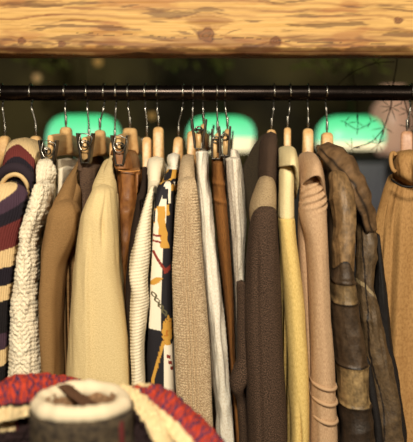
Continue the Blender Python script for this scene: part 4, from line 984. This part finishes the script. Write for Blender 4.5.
# dress form
fm = empty('dress_form', (cc.x, cc.y, 0), 'dress form on a stand wearing the blurred foreground jacket with the fleece collar', 'dress form')
m_form = fabric('form_linen', (150, 130, 100), (130, 110, 84))
lathe('torso', Vector((cc.x, cc.y, cc.z-.60)), [(.001, 0), (.10, .0), (.115, .10), (.105, .25), (.085, .40), (.075, .47), (.045, .515), (.035, .54), (.001, .542)], m_form, fm)
lathe('pole', Vector((cc.x, cc.y, .03)), [(.014, 0), (.014, cc.z-.635)], m_blk, fm, 20)
lathe('base', Vector((cc.x, cc.y, 0)), [(.16, 0), (.16, .015), (.05, .03), (.014, .035)], m_blk, fm)
# shawl
m_sh = fabric('patterned_shawl_knit', None, weave=600, bump=.7)
RD, BLU, CRM, DKB = linA((186, 64, 44)), linA((50, 48, 80)), linA((240, 212, 160)), linA((44, 30, 30))
def shawl_col(t, q):
    "t along, q across: cream edge, red field with blue marks, cream edge"
    if q < .16 or q > .72: return CRM*(1+.12*float(vn(t*60, q*9, 71)))
    if q < .20 or q > .68: return DKB
    r = (t*11) % 1; s = (q-.20)/.48
    on = (abs(r-.5)+abs(s-.5)*.8 < .34 and abs(r-.5)+abs(s-.5)*.8 > .20) or (abs(r-.02) < .07 and abs(s-.5) > .2) or (s < .12 and (t*33) % 1 < .5) or (s > .86 and (t*33) % 1 < .45)
    return BLU if on else RD*(1+.25*float(vn(t*50, q*14, 73)))
def shawl_band(name, top, bot, thick, parent, seed, colf=shawl_col, nn=150):
    return band_strip(name, [at(*p) for p in top], [at(*p) for p in bot], thick, m_sh, parent, colf, .003, seed, nn, 40)
sh = empty('shawl', (cc.x, cc.y+.08, cc.z-.03), 'blurred red and blue patterned knit shawl with cream borders draped round the foreground jacket', 'shawl')
shawl_band('left_drape', [(-30, 392, .95), (-8, 386, .965), (16, 375, .985), (42, 374, 1.0), (62, 376, 1.005), (82, 380, 1.0)],
           [(-30, 432, .90), (-8, 423, .91), (14, 419, .925), (36, 416, .945), (58, 412, .96), (82, 410, .97)], .014, sh, 5, lambda t, q: shawl_col(t, .72-(.72-.16)*min(1, q/.82)+.0 if q < .82 else .9) if q > .06 else RD)
shawl_band('right_drape', [(128, 392, 1.0), (146, 386, .985), (158, 387, .975), (172, 393, .965), (190, 408, .95), (208, 426, .93), (226, 446, .91)],
           [(124, 408, .96), (136, 410, .94), (148, 416, .92), (158, 424, .905), (170, 436, .89), (184, 452, .875), (198, 470, .86)], .016, sh, 8,
           lambda t, q: (CRM if (t < .30 and q < .45) else shawl_col(t, .2+.48*min(1, q/.80) if q < .80 else .9)) if q > .03 else BLU)
shawl_band('front_border', [(126, 388, .965), (136, 390, .955), (148, 398, .94), (158, 409, .925), (167, 424, .905), (172, 450, .88)],
           [(118, 400, .935), (128, 409, .92), (138, 420, .905), (146, 432, .89), (152, 446, .875), (154, 466, .86)], .010, sh, 9, lambda t, q: CRM*(1+.1*float(vn(t*50, q*9, 75))) if q < .88 else DKB)

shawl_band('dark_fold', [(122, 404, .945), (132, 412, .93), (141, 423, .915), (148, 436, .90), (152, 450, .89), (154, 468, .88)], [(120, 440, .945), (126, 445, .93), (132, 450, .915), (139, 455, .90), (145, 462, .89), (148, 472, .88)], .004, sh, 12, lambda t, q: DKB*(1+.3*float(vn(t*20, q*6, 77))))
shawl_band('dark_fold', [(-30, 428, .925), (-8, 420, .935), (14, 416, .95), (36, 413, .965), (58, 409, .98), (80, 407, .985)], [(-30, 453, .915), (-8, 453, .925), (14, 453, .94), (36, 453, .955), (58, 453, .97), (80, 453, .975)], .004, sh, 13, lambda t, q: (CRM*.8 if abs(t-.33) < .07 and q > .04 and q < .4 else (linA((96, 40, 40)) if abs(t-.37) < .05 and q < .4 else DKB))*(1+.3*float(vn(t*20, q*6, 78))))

# ------------------------------------------------------------------ camera, light, colour
cam = bpy.data.cameras.new('camera'); co = bpy.data.objects.new('camera', cam); C.objects.link(co)
co.location = CAM; co.rotation_euler = (PI/2-PITCH, 0, 0)
cam.sensor_fit = 'VERTICAL'; cam.sensor_height = 36; cam.lens = F*36/442; cam.clip_start = .05
cam.dof.use_dof = True; cam.dof.focus_distance = 1.22; cam.dof.aperture_fstop = (cam.lens/1000)/.023
bpy.context.scene.camera = co
def area(name, loc, target, size, power, col):
    l = bpy.data.lights.new(name, 'AREA'); l.shape = 'RECTANGLE'; l.size = size[0]; l.size_y = size[1]; l.energy = power; l.color = col
    o = bpy.data.objects.new(name, l); C.objects.link(o); o.location = loc
    o.rotation_euler = (Vector(target)-Vector(loc)).to_track_quat('-Z', 'Y').to_euler(); return o
area('key_lamp', (-.12, -.6, 2.42), (0, 1.2, 1.40), (.3, .3), 60, (1.0, .91, .75))  # unseen warm key lamp added in front of and above the rack
area('room_bounce', (1.25, -.7, 1.75), (0, 1.3, 1.35), (.6, .6), 16, (1.0, .88, .70))
w = bpy.data.worlds.new('room_air'); bpy.context.scene.world = w; w.use_nodes = True
w.node_tree.nodes['Background'].inputs[0].default_value = (1, .85, .65, 1); w.node_tree.nodes['Background'].inputs[1].default_value = .02
sc = bpy.context.scene
sc.view_settings.view_transform = 'Standard'; sc.view_settings.look = 'None'; sc.view_settings.exposure = 0; sc.view_settings.gamma = 1
sc.cycles.use_denoising = True; sc.cycles.max_bounces = 6; sc.cycles.transparent_max_bounces = 4
